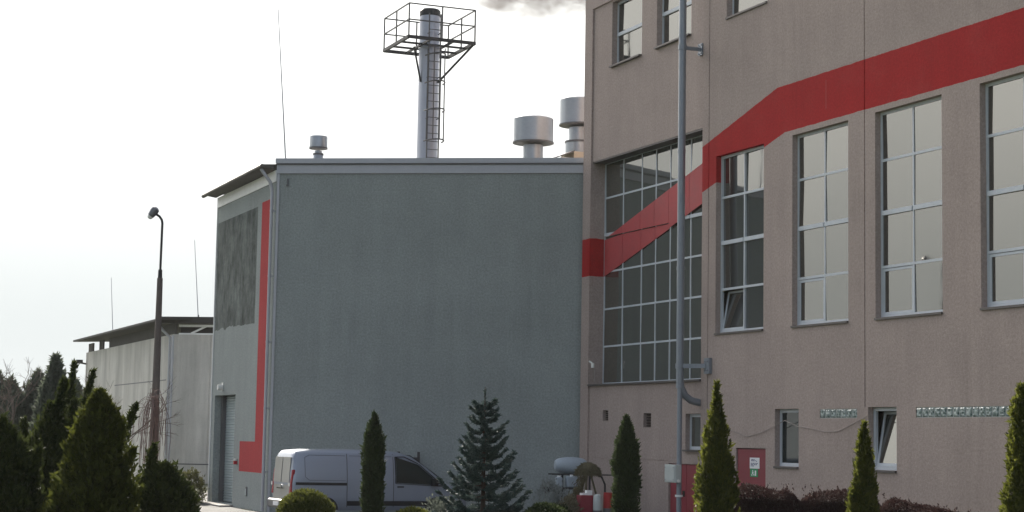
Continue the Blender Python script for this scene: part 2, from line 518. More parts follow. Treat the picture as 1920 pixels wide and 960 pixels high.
# the first bay stands 6 cm behind the rest
h1 = [(*BIG, .62, False)]
h1 += [(a, b, 14.42, 16.5, .30, False) for a, b in upper if a < 8]
h1 += [(1.27,1.67,3.17,3.50,.25,True),(4.09,4.59,2.97,3.39,.25,True),(6.75,7.70,2.33,3.36,.2,False),(5.74,7.70,0.0,1.93,.1,False)]
h1 += [(.30,5.70,1.985,2.015,.02,True)]
w = MB(); wall(w, bay[0]+.001, bay[1]-.001, bay[2], bay[3]-.001, h1, .9)
w.build('bay_wall', M['facade'], pink, mat_local=Matrix.Translation((0, .06, 0)))
w = MB(); w.box(-.29, -.002, 1.22, 13.68, 0, ZT); w.box(-.29, XR, 13.7, 14.3, 0, ZT-.01); w.box(XR-.4, XR, 1.22, 13.6, 0, ZT-.02)
w.build('end_wall', M['facade'], pink)
w = MB(); w.box(-.35, XR+.1, -.06, 14.4, ZT+.002, ZT+.25)
w.build('roof', M['trim'], pink)
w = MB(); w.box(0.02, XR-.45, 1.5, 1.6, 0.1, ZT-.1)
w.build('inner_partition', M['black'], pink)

# tall windows
for i, (a, b) in enumerate(tall):
    c = (a+b)/2
    win = window(pink, a+.004, b-.004, ZL, ZH, .155, [c], [6.80, 8.10, 9.38], 'glass' , heavy=(8.10,), skip=((0, 0),), yaw=.028 if i == 0 else 0)
    # lower left casement: tilted inwards on the first window, shut on the others
    x0, x1, z0, z1 = a+.075, c-.03, ZL+.075, 6.80-.045
    s = MB(); gl = MB(); tl = .20 if i == 0 else 0.0
    def P(x, z, off): return (x, .172 + off + tl * (z - z0) / (z1 - z0), z)
    for q in ((x0, z0, x0+.06, z1), (x1-.06, z0, x1, z1), (x0+.06, z0, x1-.06, z0+.06), (x0+.06, z1-.06, x1-.06, z1)):
        s.prism([P(q[0], q[1], 0), P(q[2], q[1], 0), P(q[2], q[3], 0), P(q[0], q[3], 0)], (0,0,0), (0,.05,0))
    sash = s.build('sash', M['frame'], win)
    gl.add([P(x0+.06, z0+.06, .02), P(x1-.06, z0+.06, .02), P(x1-.06, z1-.06, .02), P(x0+.06, z1-.06, .02)], [(0,1,2,3)])
    gl.build('sash_glass', M['glass'], win)
    if i == 0: tag(win, 'tall window with its lower left pane tilted open')
# upper windows
for a, b in upper:
    y = .24 if a < 8 else .18
    window(pink, a+.004, b-.004, 14.42, 16.5, y, [], [15.44], 'glass', heavy=(15.44,))
# stair window
cols = [1.66, 2.96, 3.91, 4.86, 6.15, 7.42]
rows = [5.55, 6.75, 7.95, 9.15, 10.35]
bw_ = window(pink, .305, 7.745, 4.33, 11.515, .50, cols, rows, 'glass_dim', fw=.06, bw=.05, heavy=(9.15,))
tag(bw_, 'large many paned stair window crossed by a red painted diagonal band')
pz = lambda x, k: (9.00 + .2475*(x-.40)) if k else (7.82 + .2475*(x-.40))
m = MB()
for a, b in ((.37,1.65),(1.67,2.95),(2.97,3.90),(3.92,4.85),(4.87,6.14),(6.16,7.41),(7.43,7.69)):
    # lower and upper boards, split by the heavy transom
    m.prism([(a,.485,pz(a,0)),(b,.485,pz(b,0)),(b,.485,min(9.07, pz(b,1)) if pz(b,0) < 9.07 else pz(b,0)+.001),(a,.485,min(9.07, pz(a,1)))] if pz(b,0) < 9.07 else
            [(a,.445,pz(a,0)),(b,.445,pz(b,0)),(b,.445,pz(b,1)),(a,.445,pz(a,1))], (0,0,0), (0,.012,0))
    if pz(b,0) < 9.07 and pz(b,1) > 9.19:
        if pz(a,1) >= 9.088: m.prism([(a,.445,9.088),(b,.445,9.088),(b,.445,pz(b,1)),(a,.445,pz(a,1))], (0,0,0), (0,.012,0))
        else:
            xa = a + (9.088 - pz(a,1)) / .2475
            m.prism([(xa,.445,9.088),(b,.445,9.088),(b,.445,pz(b,1))], (0,0,0), (0,.012,0))
m.build('painted_band', M['redboard'], bw_)
m = MB(); m.box(.31, 7.74, .07, .49, 11.47, 11.512)
m.build('lintel', M['sill'], pink)
# small ground-floor windows
window(pink, 11.765, 12.925, 1.972, 3.448, .15, [], [], 'glass_dark', fw=.09)  # darker, less reflective glass imitates the dark surroundings mirrored in this pane
w2 = window(pink, 16.055, 17.215, 1.972, 3.458, .15, [], [], 'glass', fw=.09, skip=((0, 0),))
tag(w2, 'small ground floor window tilted open')
s = MB(); gl = MB(); z0, z1 = 2.065, 3.365
P = lambda x, z, o: (x, .17 + o + .22 * (z - z0) / (z1 - z0), z)
for q in ((16.15, z0, 16.22, z1), (17.05, z0, 17.12, z1), (16.22, z0, 17.05, z0+.07), (16.22, z1-.07, 17.05, z1)):
    s.prism([P(q[0], q[1], 0), P(q[2], q[1], 0), P(q[2], q[3], 0), P(q[0], q[3], 0)], (0,0,0), (0,.05,0))
s.build('sash', M['frame'], w2)
gl.add([P(16.22, z0+.07, .02), P(17.05, z0+.07, .02), P(17.05, z1-.07, .02), P(16.22, z1-.07, .02)], [(0,1,2,3)])
gl.build('sash_glass', M['glass'], w2)
window(pink, 6.755, 7.695, 2.34, 3.355, .20, [], [], 'glass_dim', fw=.09)
# glass block strips
def mat_block():
    t = NT('glass_block'); x, y, z = t.sep()
    vo = t.node('ShaderNodeTexVoronoi'); vo.inputs['Scale'].default_value = 13
    t.l.new(t.coord(), vo.inputs['Vector'])
    t.color(t.mix(t.maprange(vo.outputs['Distance'], .2, .6, 0, 1), (.05, .09, .08), (.30, .36, .34)))
    t.rough(.12); t.b.inputs['IOR'].default_value = 1.6
    t.bump(vo.outputs['Distance'], .8, .02)
    return t.m
M['block'] = mat_block()
for a, b, c, d in blocks:
    n = round((b-a)/.237); st = (b-a)/n; m = MB(); k = MB()
    for i in range(n):
        x0, x1 = a + i*st + .014, a + (i+1)*st - .014
        m.add([(x0,.012,c+.014),(x1,.012,c+.014),(x1,.012,d-.014),(x0,.012,d-.014),
               (x0+.035,-.006,c+.045),(x1-.035,-.006,c+.045),(x1-.035,-.006,d-.045),(x0+.035,-.006,d-.045)],
              [(0,1,5,4),(1,2,6,5),(2,3,7,6),(3,0,4,7),(4,5,6,7)])
    k.add([(a,.02,c),(b,.02,c),(b,.02,d),(a,.02,d)], [(0,1,2,3)])
    o = k.build('glass_block_strip', M['boxgrey'], pink); m.build('glass_block', M['block'], o)
# doors
def leaf(x0, x1, z1, y, mat, parent):
    m = MB(); m.box(x0, x1, y, y+.05, .03, z1)
    o = m.build('door', M[mat], parent, bevel=.004)
    h = MB(); h.box(x1-.14, x1-.08, y-.05, y-.002, 1.0, 1.16); h.build('handle', M['black'], o)
    return o
leaf(5.75, 6.71, 1.915, .12, 'door', pink); leaf(6.73, 7.69, 1.915, .12, 'door', pink)
d2 = leaf(9.76, 11.28, 2.40, .045, 'door2', pink)
tag(d2, 'dark red door carrying a white and green notice')
n = MB(); n.box(10.42, 10.92, .036, .043, 1.88, 2.17); no = n.build('notice', M['sign_white'], d2)
n = MB()
for (a, b, z) in ((10.50,10.62,2.115),(10.64,10.68,2.115),(10.70,10.73,2.095),(10.50,10.58,2.085),(10.60,10.67,2.085),(10.75,10.80,2.075),
                  (10.48,10.55,2.02),(10.57,10.66,2.02),(10.68,10.73,2.02),(10.76,10.84,2.02),(10.48,10.60,1.985),(10.63,10.70,1.985),(10.72,10.80,1.985),(10.48,10.53,1.95),(10.55,10.64,1.95)):
    n.box(a, b, .032, .0355, z-.011, z+.011)
n.build('notice_print', M['ink'], d2)
n = MB(); n.box(10.44, 10.84, .036, .043, 1.66, 1.875); n.build('exit_notice', M['sign_green'], d2)
n = MB(); n.box(10.56,10.60,.032,.0355,1.80,1.84); n.box(10.55,10.62,.032,.0355,1.74,1.795); n.box(10.52,10.56,.032,.0355,1.69,1.735); n.box(10.61,10.66,.032,.0355,1.70,1.73); n.box(10.69,10.76,.032,.0355,1.69,1.83)
n.build('exit_figure', M['sign_white'], d2)
for x0, x1, z0, z1 in ((1.275,1.665,3.175,3.495),(4.095,4.585,2.975,3.385)):
    m = MB()
    k = 5
    for i in range(k):
        z = z0 + (i+.5)*(z1-z0)/k
        m.bar((x0, .20, z), (x1, .20, z), .07, .02)
    m.build('air_vent', M['hole'], pink)
# small lamp with its cable beside the stair window, and the slack cable along the wall
m = MB(); m.tube([(.62,.0,4.85),(.62,.0,5.0)], .05, 10); m.tube([(.62,-.02,5.0),(.55,-.10,5.06)], .03, 8)
ln = m.build('wall_lamp', M['lens'], pink)
m = MB(); m.tube([(.66,.05,4.84),(.67,.05,4.34)], .015, 6); m.build('cable', M['rope'], ln)
pts = [(9.2,-.03,2.95),(10.4,-.03,2.72),(11.2,-.04,2.85),(11.75,-.05,2.98),(12.35,-.06,3.15),(12.95,-.05,3.0),(13.6,-.03,2.94),(14.2,-.03,2.86),(14.8,-.03,2.88),(15.3,-.03,3.02),(16.05,-.03,3.25)]
m = MB(); m.tube(pts, .009, 6); m.build('slack_cable', M['rope'], pink)

# vent pipe on brackets along the facade, with the switch box under it
vp = thing('vent_pipe', 'tall pale grey pipe standing off the pink wall on two brackets', 'pipe', FA @ Matrix.Translation((7.62, -.60, 0)))
m = MB(); m.tube([(0,0,4.05),(0,0,17.9)], .108, 18); m.build('pipe', M['pipe'], vp)
for z in (7.4, 10.75, 14.1):
    m = MB(); m.tube([(0,0,z),(0,0,z+.09)], .117, 18); m.build('joint_collar', M['pipe'], vp)
m = MB(); m.tube([(0,.0,4.30),(0,.04,4.08),(0,.16,3.86),(0,.36,3.72),(0,.655,3.66)], [.104]*5, 14)
m.build('elbow', M['pipe'], vp)
for z, x1 in ((13.8, 0.06), (4.68, .62)):
    m = MB()
    m.tube([(0,0,z-.07),(0,0,z+.07)], .13, 18)
    if x1 < .1:
        m.box(-.035, .035, .12, .57, z-.05, z+.05)
        m.box(-.12, .12, .57, .655, z-.17, z+.17)
    else:
        m.bar((.1, .05, z), (x1-.06, .52, z), .09, .12)
        m.box(x1-.16, x1+.14, .51, .598, z-.22, z+.22)
    o = m.build('bracket', M['pipe'], vp)
    cx = 0 if x1 < .1 else x1 - .01
    yb = .57 if x1 < .1 else .51
    for sx in (-.08, .08):
        for sz in (-.12, .12):
            k = MB(); k.tube([(cx+sx, yb-.035, z+sz), (cx+sx, yb-.002, z+sz)], .02, 6); k.build('bolt', M['galv'], o)
m = MB(); m.tube([(.0,0,0),(0,0,4.06)], .072, 14); m.build('support_pole', M['pipe'], vp)
m = MB(); m.tube([(.0,0,1.02),(0,0,1.08)], .11, 14); m.tube([(-.16,0,1.05),(-.10,0,1.05)], .03, 8); m.build('clamp', M['white'], vp)
sb = thing('switch_box', 'pale grey electrical box strapped to the pipe in front of the left red door', 'box', FA @ Matrix.Translation((7.62, -.72, 1.42)))
m = MB(); m.box(-.34, .30, -.16, .03, 0, .50); m.build('housing', M['boxgrey'], sb, bevel=.012)
m = MB(); m.box(-.30, .26, -.178, -.162, .04, .46); lid = m.build('lid', M['boxgrey'], sb, bevel=.006)
for x in (-.26, .22):
    for z in (.08, .42): m = MB(); m.tube([(x,-.19,z),(x,-.179,z)], .014, 8); m.build('screw', M['galv'], lid)
for x in (-.37, .302): m = MB(); m.tube([(x,-.07,.05),(x+.03,-.07,.05)], .045, 8); m.build('cable_gland', M['lens'], sb)

# ------------------------------------------------------------------ grey hall
GX, GY = -7.9334, 60.3417
FG = frame(GX, GY, 0, 82.62 - 90)          # x along the front to the right, y inwards
FS = frame(GX, GY, 0, 22.73 - 90)          # side face frame: x = -distance from the corner
rel = FG.inverted() @ FS
grey = thing('grey_hall', 'tall grey rendered hall with a red mark and a roller shutter on its narrow side', 'building', FG)
w = MB(); wall(w, .004, 11.4, 0, 11.27, [], .3)
w.build('front_wall', M['grey'], grey)
w = MB(); wall(w, -8.2, -.002, 0, 11.06, [(-7.72, -4.65, .06, 3.96, .45, False)], .6)
w.build('side_wall', M['grey_side'], grey, mat_local=rel)
w = MB(); w.box(-8.2, -7.9, .62, 11.4, 0, 11.3); w.build('back_wall', M['grey'], grey, mat_local=rel)
# roof slab over the whole plan, eave over the side wall
def rp(x, y, z):           # point of the side frame in the front frame
    return tuple(rel @ Vector((x, y, z)))
w = MB()
w.prism([(-.02,-.05,11.575),(11.4,-.05,11.575),rp(-8.45,11.2,11.575),rp(-8.45,-.05,11.575)], (0,0,0), (0,0,.03))
w.build('roof', M['roofing'], grey)
w = MB(); w.box(-.03, 11.4, -.13, .12, 11.61, 11.775); w.build('parapet_cap', M['trim'], grey)
w = MB(); w.box(.0, 11.4, -.055, -.004, 11.275, 11.57); w.build('fascia', M['trim'], grey)
w = MB(); w.box(.0, 11.4, -.10, -.06, 11.562, 11.606); w.build('drip_edge', M['trim_dark'], grey)
w = MB(); w.box(-8.25, -.02, -.035, -.003, 11.02, 11.40); w.build('fascia', M['white'], grey, mat_local=rel)
w = MB(); w.prism([(-8.45,-.46,11.49),(-8.45,-.04,11.43),(-8.45,-.04,11.60),(-8.45,-.46,11.57)], (0,0,0), (8.40,0,0))
ev = w.build('eave', M['eave'], grey, mat_local=rel)
w = MB(); w.tube([(-8.5,-.52,11.47),(.0,-.52,11.50)], .075, 10); w.build('gutter', M['eave'], grey, mat_local=rel)
w = MB(); w.tube([(-.02,-.50,11.42),(.04,-.40,11.25),(.03,-.2,11.0),(.03,-.12,10.7)], .06, 10)
w.tube([(.03,-.12,10.72),(.03,-.12,.05)], .055, 10)
dp = w.build('downpipe', M['trim'], grey, mat_local=rel @ Matrix.Translation((-.16, 0, 0)))
for z in (1.3, 3.4, 5.6, 7.8, 10.0):
    w = MB(); w.tube([(.03,-.12,z),(.03,-.12,z+.05)], .061, 10); w.box(.01,.05,-.06,-.002,z,z+.05)
    w.build('pipe_clip', M['trim'], dp)
w = MB(); w.box(.02, .10, -.03, -.004, 0, 11.27); w.build('corner_trim', M['trim'], grey)
w = MB(); w.box(-8.26, -8.205, -.03, .3, 0, 11.02); w.build('corner_trim', M['white'], grey, mat_local=rel)
# roller shutter with slats
w = MB(); nsl = 40
for i in range(nsl):
    z0 = .08 + i*(3.86/nsl); z1 = z0 + 3.86/nsl
    w.add([(-7.55,.42,z0),(-4.67,.42,z0),(-4.67,.395,z0+.03),(-7.55,.395,z0+.03),(-4.67,.395,z1-.02),(-7.55,.395,z1-.02),(-4.67,.42,z1),(-7.55,.42,z1)],
          [(0,1,2,3),(3,2,4,5),(5,4,6,7)])
w.build('roller_shutter', M['shutter'], grey, mat_local=rel)
w = MB(); w.box(-7.71, -7.56, .25, .44, .06, 3.95); w.build('shutter_rail', M['trim_dark'], grey, mat_local=rel)
w = MB(); w.box(-7.9, -4.5, -.5, .42, .0, .055); w.build('threshold', M['paving'], grey, mat_local=rel)
w = MB(); w.tube([(-6.55,-.03,4.24),(-6.55,-.20,4.24)], .10, 10); w.box(-6.63,-6.47,-.028,-.003,4.14,4.42)
w.build('wall_lamp', M['lens'], grey, mat_local=rel)
w = MB(); w.box(-4.20,-4.06,-.13,-.003,1.50,1.62); sr = w.build('siren', M['redlamp'], grey, mat_local=rel)
w = MB(); w.tube([(-4.13,-.07,1.622),(-4.13,-.07,1.70)], .055, 10); w.build('siren_cap', M['lens'], sr)
w = MB(); w.box(-2.80,-2.60,-.03,-.003,.44,.76); mb_ = w.build('meter_cover', M['trim_dark'], grey, mat_local=rel)
w = MB(); w.box(-2.765,-2.635,-.04,-.031,.47,.69); w.build('meter_door', M['shutter'], mb_)
w = MB(); w.box(.36,.40,-.05,-.004,10.86,11.1); w.box(.34,.42,-.07,-.05,10.84,10.9); w.build('cable_hook', M['trim_dark'], grey)

# ------------------------------------------------------------------ chimney on the hall roof
FC = frame(-3.12, 64.5, 11.6, 22.73 - 90)
ch = thing('steel_chimney', 'steel chimney with a railed platform and caged ladder on the grey hall roof', 'chimney', FC)
m = MB(); m.lathe([(.37,0),(.37,4.85),(.385,4.86),(.385,4.93),(.37,4.94),(.37,6.12)], seg=32); fl = m.build('flue', M['steel'], ch)
m = MB(); m.lathe([(.378,6.10),(.378,6.30),(.33,6.36),(.30,6.36),(.30,6.2)], seg=32); m.build('flue_rim', M['dark_steel'], fl)
for z in (1.25, 2.5, 3.75):
    m = MB(); m.lathe([(.374,z),(.374,z+.04)], seg=32); m.build('flue_seam', M['steel'], fl)
m = MB()
X0, X1, Y0, Y1, ZP = -1.32, 1.38, -1.28, 1.22, 4.98
for a, b in (((X0,Y0),(X1,Y0)),((X1,Y0),(X1,Y1)),((X1,Y1),(X0,Y1)),((X0,Y1),(X0,Y0))):
    m.bar((*a, ZP), (*b, ZP), .09, .11)
for y in (-.42, .42): m.bar((X0, y, ZP-.002), (X1, y, ZP-.002), .06, .08)
for x in (-.45, .45): m.bar((x, Y0, ZP-.004), (x, Y1, ZP-.004), .05, .07)
m.build('platform', M['dark_steel'], ch)
m = MB()
for a, b in (((X0,Y0),(X1,Y0)),((X1,Y0),(X1,Y1)),((X1,Y1),(X0,Y1)),((X0,Y1),(X0,Y0))):
    for z in (.62, 1.2): m.bar((*a, ZP+z), (*b, ZP+z), .042)
    for k in (0, .5): 
        x = a[0] + (b[0]-a[0])*k; y = a[1] + (b[1]-a[1])*k
        m.bar((x, y, ZP), (x, y, ZP+1.2), .045)
m.build('railing', M['mid_steel'], ch)
for x, y, x1, y1 in ((X1*.97,Y1*.97,.28,.25),(.1,-.62,.15,-.36)):
    m = MB()
    m.bar((x, y, ZP-.05), (x1, y1, 3.66), .06); m.build('brace', M['dark_steel'], ch)
m = MB()
for y in (-.22, .22): m.bar((.56, y, .15), (.56, y, 6.1), .038)
for i in range(20): m.bar((.56, -.22, .3+i*.29), (.56, .22, .3+i*.29), .024)
for z in (.8, 2.3, 3.8, 5.4): m.bar((.36, -.2, z), (.56, -.2, z), .03); m.bar((.36, .2, z), (.56, .2, z), .03)
m.build('ladder', M['mid_steel'], ch)
m = MB()
arc = [(.56 + .68*math.sin(t)*1.0 if True else 0, -.34*math.cos(t)) for t in [math.pi*i/10 for i in range(11)]]
for z in (1.45, 2.55, 3.55, 4.55):
    m.tube([(x, y, z) for x, y in arc], .026, 6)
for i in (1, 3, 5, 7, 9): m.tube([(arc[i][0], arc[i][1], 1.45), (arc[i][0], arc[i][1], 4.75)], .022, 6)
m.build('safety_cage', M['mid_steel'], ch)

# ------------------------------------------------------------------ roof ventilators
def ventilator(label, x, y, zb, rc, zc0, zc1, rn, dome=True, skirt=None):
    t = thing('roof_ventilator', label, 'ventilator', at(x, y, zb), 'ventilators on the grey hall roof')
    m = MB(); m.lathe([(rn,0),(rn,zc0-.12-zb)] if not skirt else [(rn*1.35,0),(rn*1.35,skirt-zb-.22),(rn,skirt-zb-.16),(rn,zc0-.12-zb)], seg=28); m.build('neck', M['galv'], t)
    m = MB()
    prof = [(rc*1.02,zc0-zb),(rc*1.02,zc0-zb+.03),(rc,zc0-zb+.032),(rc,zc1-zb-.04)]
    if dome: prof += [(rc*.9,zc1-zb+.0),(rc*.45,zc1-zb+.07)]
    else: prof += [(rc*.97,zc1-zb)]
    m.lathe(prof, seg=32); c = m.build('cap', M['galv'], t)
    m = MB(); m.lathe([(rc*1.045,zc0-zb-.05),(rc*1.045,zc0-zb-.005)], seg=32); m.build('rim', M['trim_dark'], c)
    m = MB(); m.lathe([(rn*1.12,.0),(rn*1.12,.12)], seg=28); m.build('base_collar', M['galv'], t)
    if skirt:
        m = MB(); m.lathe([(rn*1.42,skirt-zb-.21),(rn*1.42,skirt-zb-.15)], seg=28); m.build('neck_flange', M['trim_dark'], t)
    return t
ventilator('small drum shaped ventilator on the roof near the left corner of the grey hall', -6.73, 61.8, 11.6, .305, 12.42, 12.80, .13, False, 12.36)
ventilator('wide drum ventilator with a domed lid right of the chimney', .68, 63.4, 11.6, .70, 13.0, 13.86, .35)
ventilator('tall drum ventilator half hidden by the edge of the pink wall', 2.35, 65.2, 12.9, .70, 13.97, 14.90, .36, True, 13.5)
cb = thing('roof_curb', 'beige boxed roof curb with a sloping lid under the tall ventilator', 'roof curb', frame(2.45, 65.2, 11.6, -67))
m = MB(); m.box(-.55, .55, -.55, .55, 0, 1.28); m.build('curb_box', M['beige'], cb)
m = MB(); m.box(-.62, .62, -1.05, -.56, 0, 1.02); m.build('side_box', M['white'], cb)
m = MB(); m.prism([(-.66,-1.12,1.03),(.66,-1.12,1.03),(.66,-.57,1.25),(-.66,-.57,1.25)], (0,0,0), (0,0,.05)); m.build('lid', M['trim_dark'], cb)

# ------------------------------------------------------------------ lightning rods
def rod(x, y, z0, x1, z1, label):
    t = thing('lightning_rod', label, 'lightning rod', at(x, y, z0), 'lightning rods on the roofs')
    m = MB(); m.tube([(0,0,.0),((x1-x)*.5,0,(z1-z0)*.5),(x1-x,0,z1-z0)], [.026,.02,.014], 6); m.build('rod', M['galv'], t)
    m = MB(); m.lathe([(.10,0),(.10,.06),(.04,.10),(.04,.2)], seg=10); m.build('foot', M['trim_dark'], t)
rod(-7.72, 60.95, 11.6, -8.15, 17.05, 'tall thin leaning rod above the left corner of the grey hall')
rod(-24.9, 113.6, 8.52, -25.15, 12.2, 'short thin rod on the left part of the concrete shed roof')
rod(-16.42, 95.2, 8.55, -16.76, 12.7, 'thin rod on the concrete shed roof right of the street lamp')

# ------------------------------------------------------------------ far concrete shed
KX, KY = -17.52, 94.39
HG = frame(KX, KY, 0, 82.62 - 90); HS = frame(KX, KY, 0, 22.73 - 90); hrel = HG.inverted() @ HS
shed = thing('concrete_shed', 'weathered concrete shed with an overhanging roof left of the grey hall', 'building', HG)
hp = lambda x, y, z: tuple(hrel @ Vector((x, y, z)))
hs = []
w = MB(); wall(w, .004, 14, 0, 7.66, [(x-.02, x+.02, .02, 7.6, .03, True) for x in (2.0, 5.0, 8.0)] , .3); w.build('front_wall', M['concrete'], shed)
w = MB(); wall(w, -26.4, -.002, 0, 7.68, [(x-.025, x+.025, .02, 7.6, .03, True) for x in (-6, -12, -18, -23)], .3); w.build('side_wall', M['concrete'], shed, mat_local=hrel)
w = MB(); w.box(0.02, 14, -.012, -.002, .94, 1.0); w.build('joint_line', M['trim_dark'], shed)
w = MB(); w.box(-16, -1.5, -.012, -.002, 5.3, 5.36); w.build('joint_line', M['trim_dark'], shed, mat_local=hrel)
w = MB(); w.prism([hp(.9,-.85,8.36), hp(-26.6,-.85,8.36), hp(-26.6,13,8.95), hp(.9,13,8.95)], (0,0,0), (0,0,.11)); w.build('roof', M['shade_panel'], shed)
w = MB(); w.prism([(-.9,-.42,8.22),(14,-.42,8.22),(14,-.42,8.56),(-.9,-.42,8.56)], (0,0,0), (0,.05,0)); w.build('fascia', M['shade_panel'], shed)
w = MB()
w.box(.25, 13.9, .02, .14, 8.06, 8.18); w.box(.25, 13.9, .02, .14, 7.662, 7.74)
for i in range(6):
    x = .9 + i*2.2
    w.bar((x, .08, 7.72), (x+.8, .08, 8.1), .09); w.bar((x+2.0, .08, 7.72), (x+1.2, .08, 8.1), .09)
w.build('truss', M['white'], shed)
w = MB(); w.box(.2, 14, .5, .6, 7.6, 8.25); w.build('truss_backing', M['shade_panel'], shed)
w = MB(); w.box(-19.0, -.1, .12, .2, 7.66, 8.3); w.box(-22.4,-21.0,.12,.2,7.66,8.3); w.box(-26.3,-24.6,.12,.2,7.66,8.25); w.build('roof_gap_shade', M['shade_panel'], shed, mat_local=hrel)  # dark sheets imitate the shade in the open gap under the roof
w = MB(); w.tube([(-.55,-.8,8.25),(-.5,-.5,7.9),(-.3,-.12,7.5),(-.3,-.12,.1)], .08, 8); w.tube([(.35,-.12,7.6),(.35,-.12,.1)], .07, 8); w.build('downpipe', M['trim'], shed, mat_local=hrel)
w = MB(); w.tube([(-26.3,0,6.95),(-26.3,-.3,7.0)], .06, 8); w.box(-26.5,-26.1,-.62,-.25,6.95,7.2); w.build('floodlight', M['dark_steel'], shed, mat_local=hrel)

# ------------------------------------------------------------------ street lamp
lp = thing('street_lamp', 'tall street lamp on a two part pole in front of the concrete shed', 'street lamp', at(-10.5, 54, 0))
m = MB(); m.tube([(0,0,0),(0,0,7.15)], [.15,.085], 12); m.build('lower_pole', M['pole_brown'], lp)
m = MB(); m.tube([(0,0,7.1),(0,0,7.4)], [.065,.06], 10); m.tube([(0,0,7.4),(.01,0,8.80),(-.01,0,8.9),(-.08,0,9.0),(-.2,-.06,9.08)], .036, 8); m.build('upper_pole', M['dark_steel'], lp)
m = MB(); m.lathe([(.05,-.16),(.10,-.14),(.13,.02),(.12,.12),(.05,.17)], seg=14)
hd = m.build('lamp_head', M['lamp_grey'], lp, mat_local=Matrix.Translation((-.25,-.08,9.12)) @ Matrix.Rotation(R(35), 4, 'Y'))
m = MB(); m.lathe([(.03,-.24),(.075,-.21),(.09,-.15)], seg=12); m.build('lamp_lens', M['lens'], hd)

# ------------------------------------------------------------------ van
VX, VZ = 1.13, 1.02
FV = frame(-6.82, 55.1, 0, 24.5)
van = thing('delivery_van', 'silver blue panel van parked in front of the grey wall', 'van', FV @ Matrix.Diagonal((VX, 1, VZ, 1)))
st = [  # x, half width, sill z, belt z, roof z, roof half width
    (.00,.86,.42,1.05,1.10,.80),(.02,.92,.40,1.08,1.50,.80),(.07,.945,.38,1.1,1.95,.76),(.16,.95,.36,1.1,2.06,.74),(.6,.95,.34,1.1,2.10,.75),
    (1.5,.95,.32,1.1,2.11,.76),(2.6,.95,.32,1.1,2.10,.76),(3.1,.95,.32,1.1,2.05,.74),(3.45,.945,.32,1.08,1.93,.71),(3.9,.94,.33,1.05,1.62,.68),
    (4.35,.92,.34,1.0,1.25,.66),(4.62,.90,.34,.94,1.08,.64),(4.9,.84,.34,.84,.94,.58),(5.05,.76,.36,.70,.78,.5),(5.10,.68,.40,.58,.62,.45)]
prev = []
m = MB(); rows_ = []
for x, hw, zs, zb, zr, rw in st:
    zm = max(zb + (zr-zb)*.12, zb+.01)
    half = [(hw*.93, zs), (hw, zs+.10), (hw*1.004, (zs+zb)/2), (hw, zb), (hw*.985, zb+(zr-zb)*.25), (rw+(hw-rw)*.55, zb+(zr-zb)*.66), (rw+(hw-rw)*.25, zb+(zr-zb)*.88), (rw*.93, zb+(zr-zb)*.975), (rw*.6, zr)]
    rows_.append([(x, -a, b) for a, b in half] + [(x, a, b) for a, b in half[::-1]])
npt = len(rows_[0])
vv = [p for r in rows_ for p in r]; ff = []
for i in range(len(st)-1):
    for k in range(npt):
        ff.append((i*npt+k, (i+1)*npt+k, (i+1)*npt+(k+1) % npt, i*npt+(k+1) % npt))
ff.append(tuple(range(npt))[::-1] if False else tuple(range(npt))); ff.append(tuple(range((len(st)-1)*npt, len(st)*npt))[::-1])
m.add(vv, ff, True)
body = m.build('body', M['vanpaint'], van)
def side_y(x, z):
    for i in range(len(st)-1):
        if st[i][0] <= x <= st[i+1][0]:
            k = (x-st[i][0])/(st[i+1][0]-st[i][0]); a = rows_[i]; b = rows_[i+1]
            pr = [(a[j][1]+(b[j][1]-a[j][1])*k, a[j][2]+(b[j][2]-a[j][2])*k) for j in range(9)]
            for j in range(8):
                if pr[j][1] <= z <= pr[j+1][1]:
                    q = (z-pr[j][1])/max(1e-6, pr[j+1][1]-pr[j][1]); return pr[j][0]+(pr[j+1][0]-pr[j][0])*q
            return pr[0][0] if z < pr[0][1] else pr[-1][0]
    return -.8
def skin(poly, off, sub=10):
    """panel following the right flank: poly in (x,z) as a four-sided patch"""
    m = MB(); g_ = []
    for i in range(sub+1):
        for j in range(sub+1):
            u, v = i/sub, j/sub
            a = Vector(poly[0]).lerp(Vector(poly[1]), u); b = Vector(poly[3]).lerp(Vector(poly[2]), u); c = a.lerp(b, v)
            g_.append((c.x, side_y(c.x, c.y) - off, c.y))
    n = sub+1
    m.add(g_, [(i*n+j, (i+1)*n+j, (i+1)*n+j+1, i*n+j+1) for i in range(sub) for j in range(sub)], True)
    return m
def line(pts, w, off, mat, name, parent=body):
    m = MB()
    for (a, b) in zip(pts, pts[1:]):
        k = 8
        for i in range(k):
            p = Vector(a).lerp(Vector(b), i/k); q = Vector(a).lerp(Vector(b), (i+1)/k)
            m.bar((p.x, side_y(p.x,p.y)-off, p.y), (q.x, side_y(q.x,q.y)-off, q.y), w, w)
    return m.build(name, M[mat], parent)
skin([(2.95,1.14),(4.30,1.06),(3.62,1.68),(2.95,1.90)], .006).build('side_window', M['glass_dark'], body)
skin([(4.30,1.06),(4.36,1.06),(3.66,1.70),(3.62,1.70)], .010).build('window_seal', M['black'], body)
line([(2.93,1.12),(2.93,1.90),(3.2,1.91),(3.62,1.71)], .025, .004, 'black', 'window_seal')
line([(2.93,1.12),(4.32,1.04)], .02, .004, 'black', 'window_seal')
skin([(.12,1.06),(1.55,1.05),(1.55,1.13),(.12,1.14)], .008).build('door_rail', M['black'], body)
for x in (1.55, 2.87): line([(x,.42),(x,1.98)], .018, .001, 'trim_dark', 'door_gap')
line([(.38,1.30),(.38,1.86),(.5,1.93),(1.50,1.92)], .012, .001, 'trim_dark', 'panel_crease')
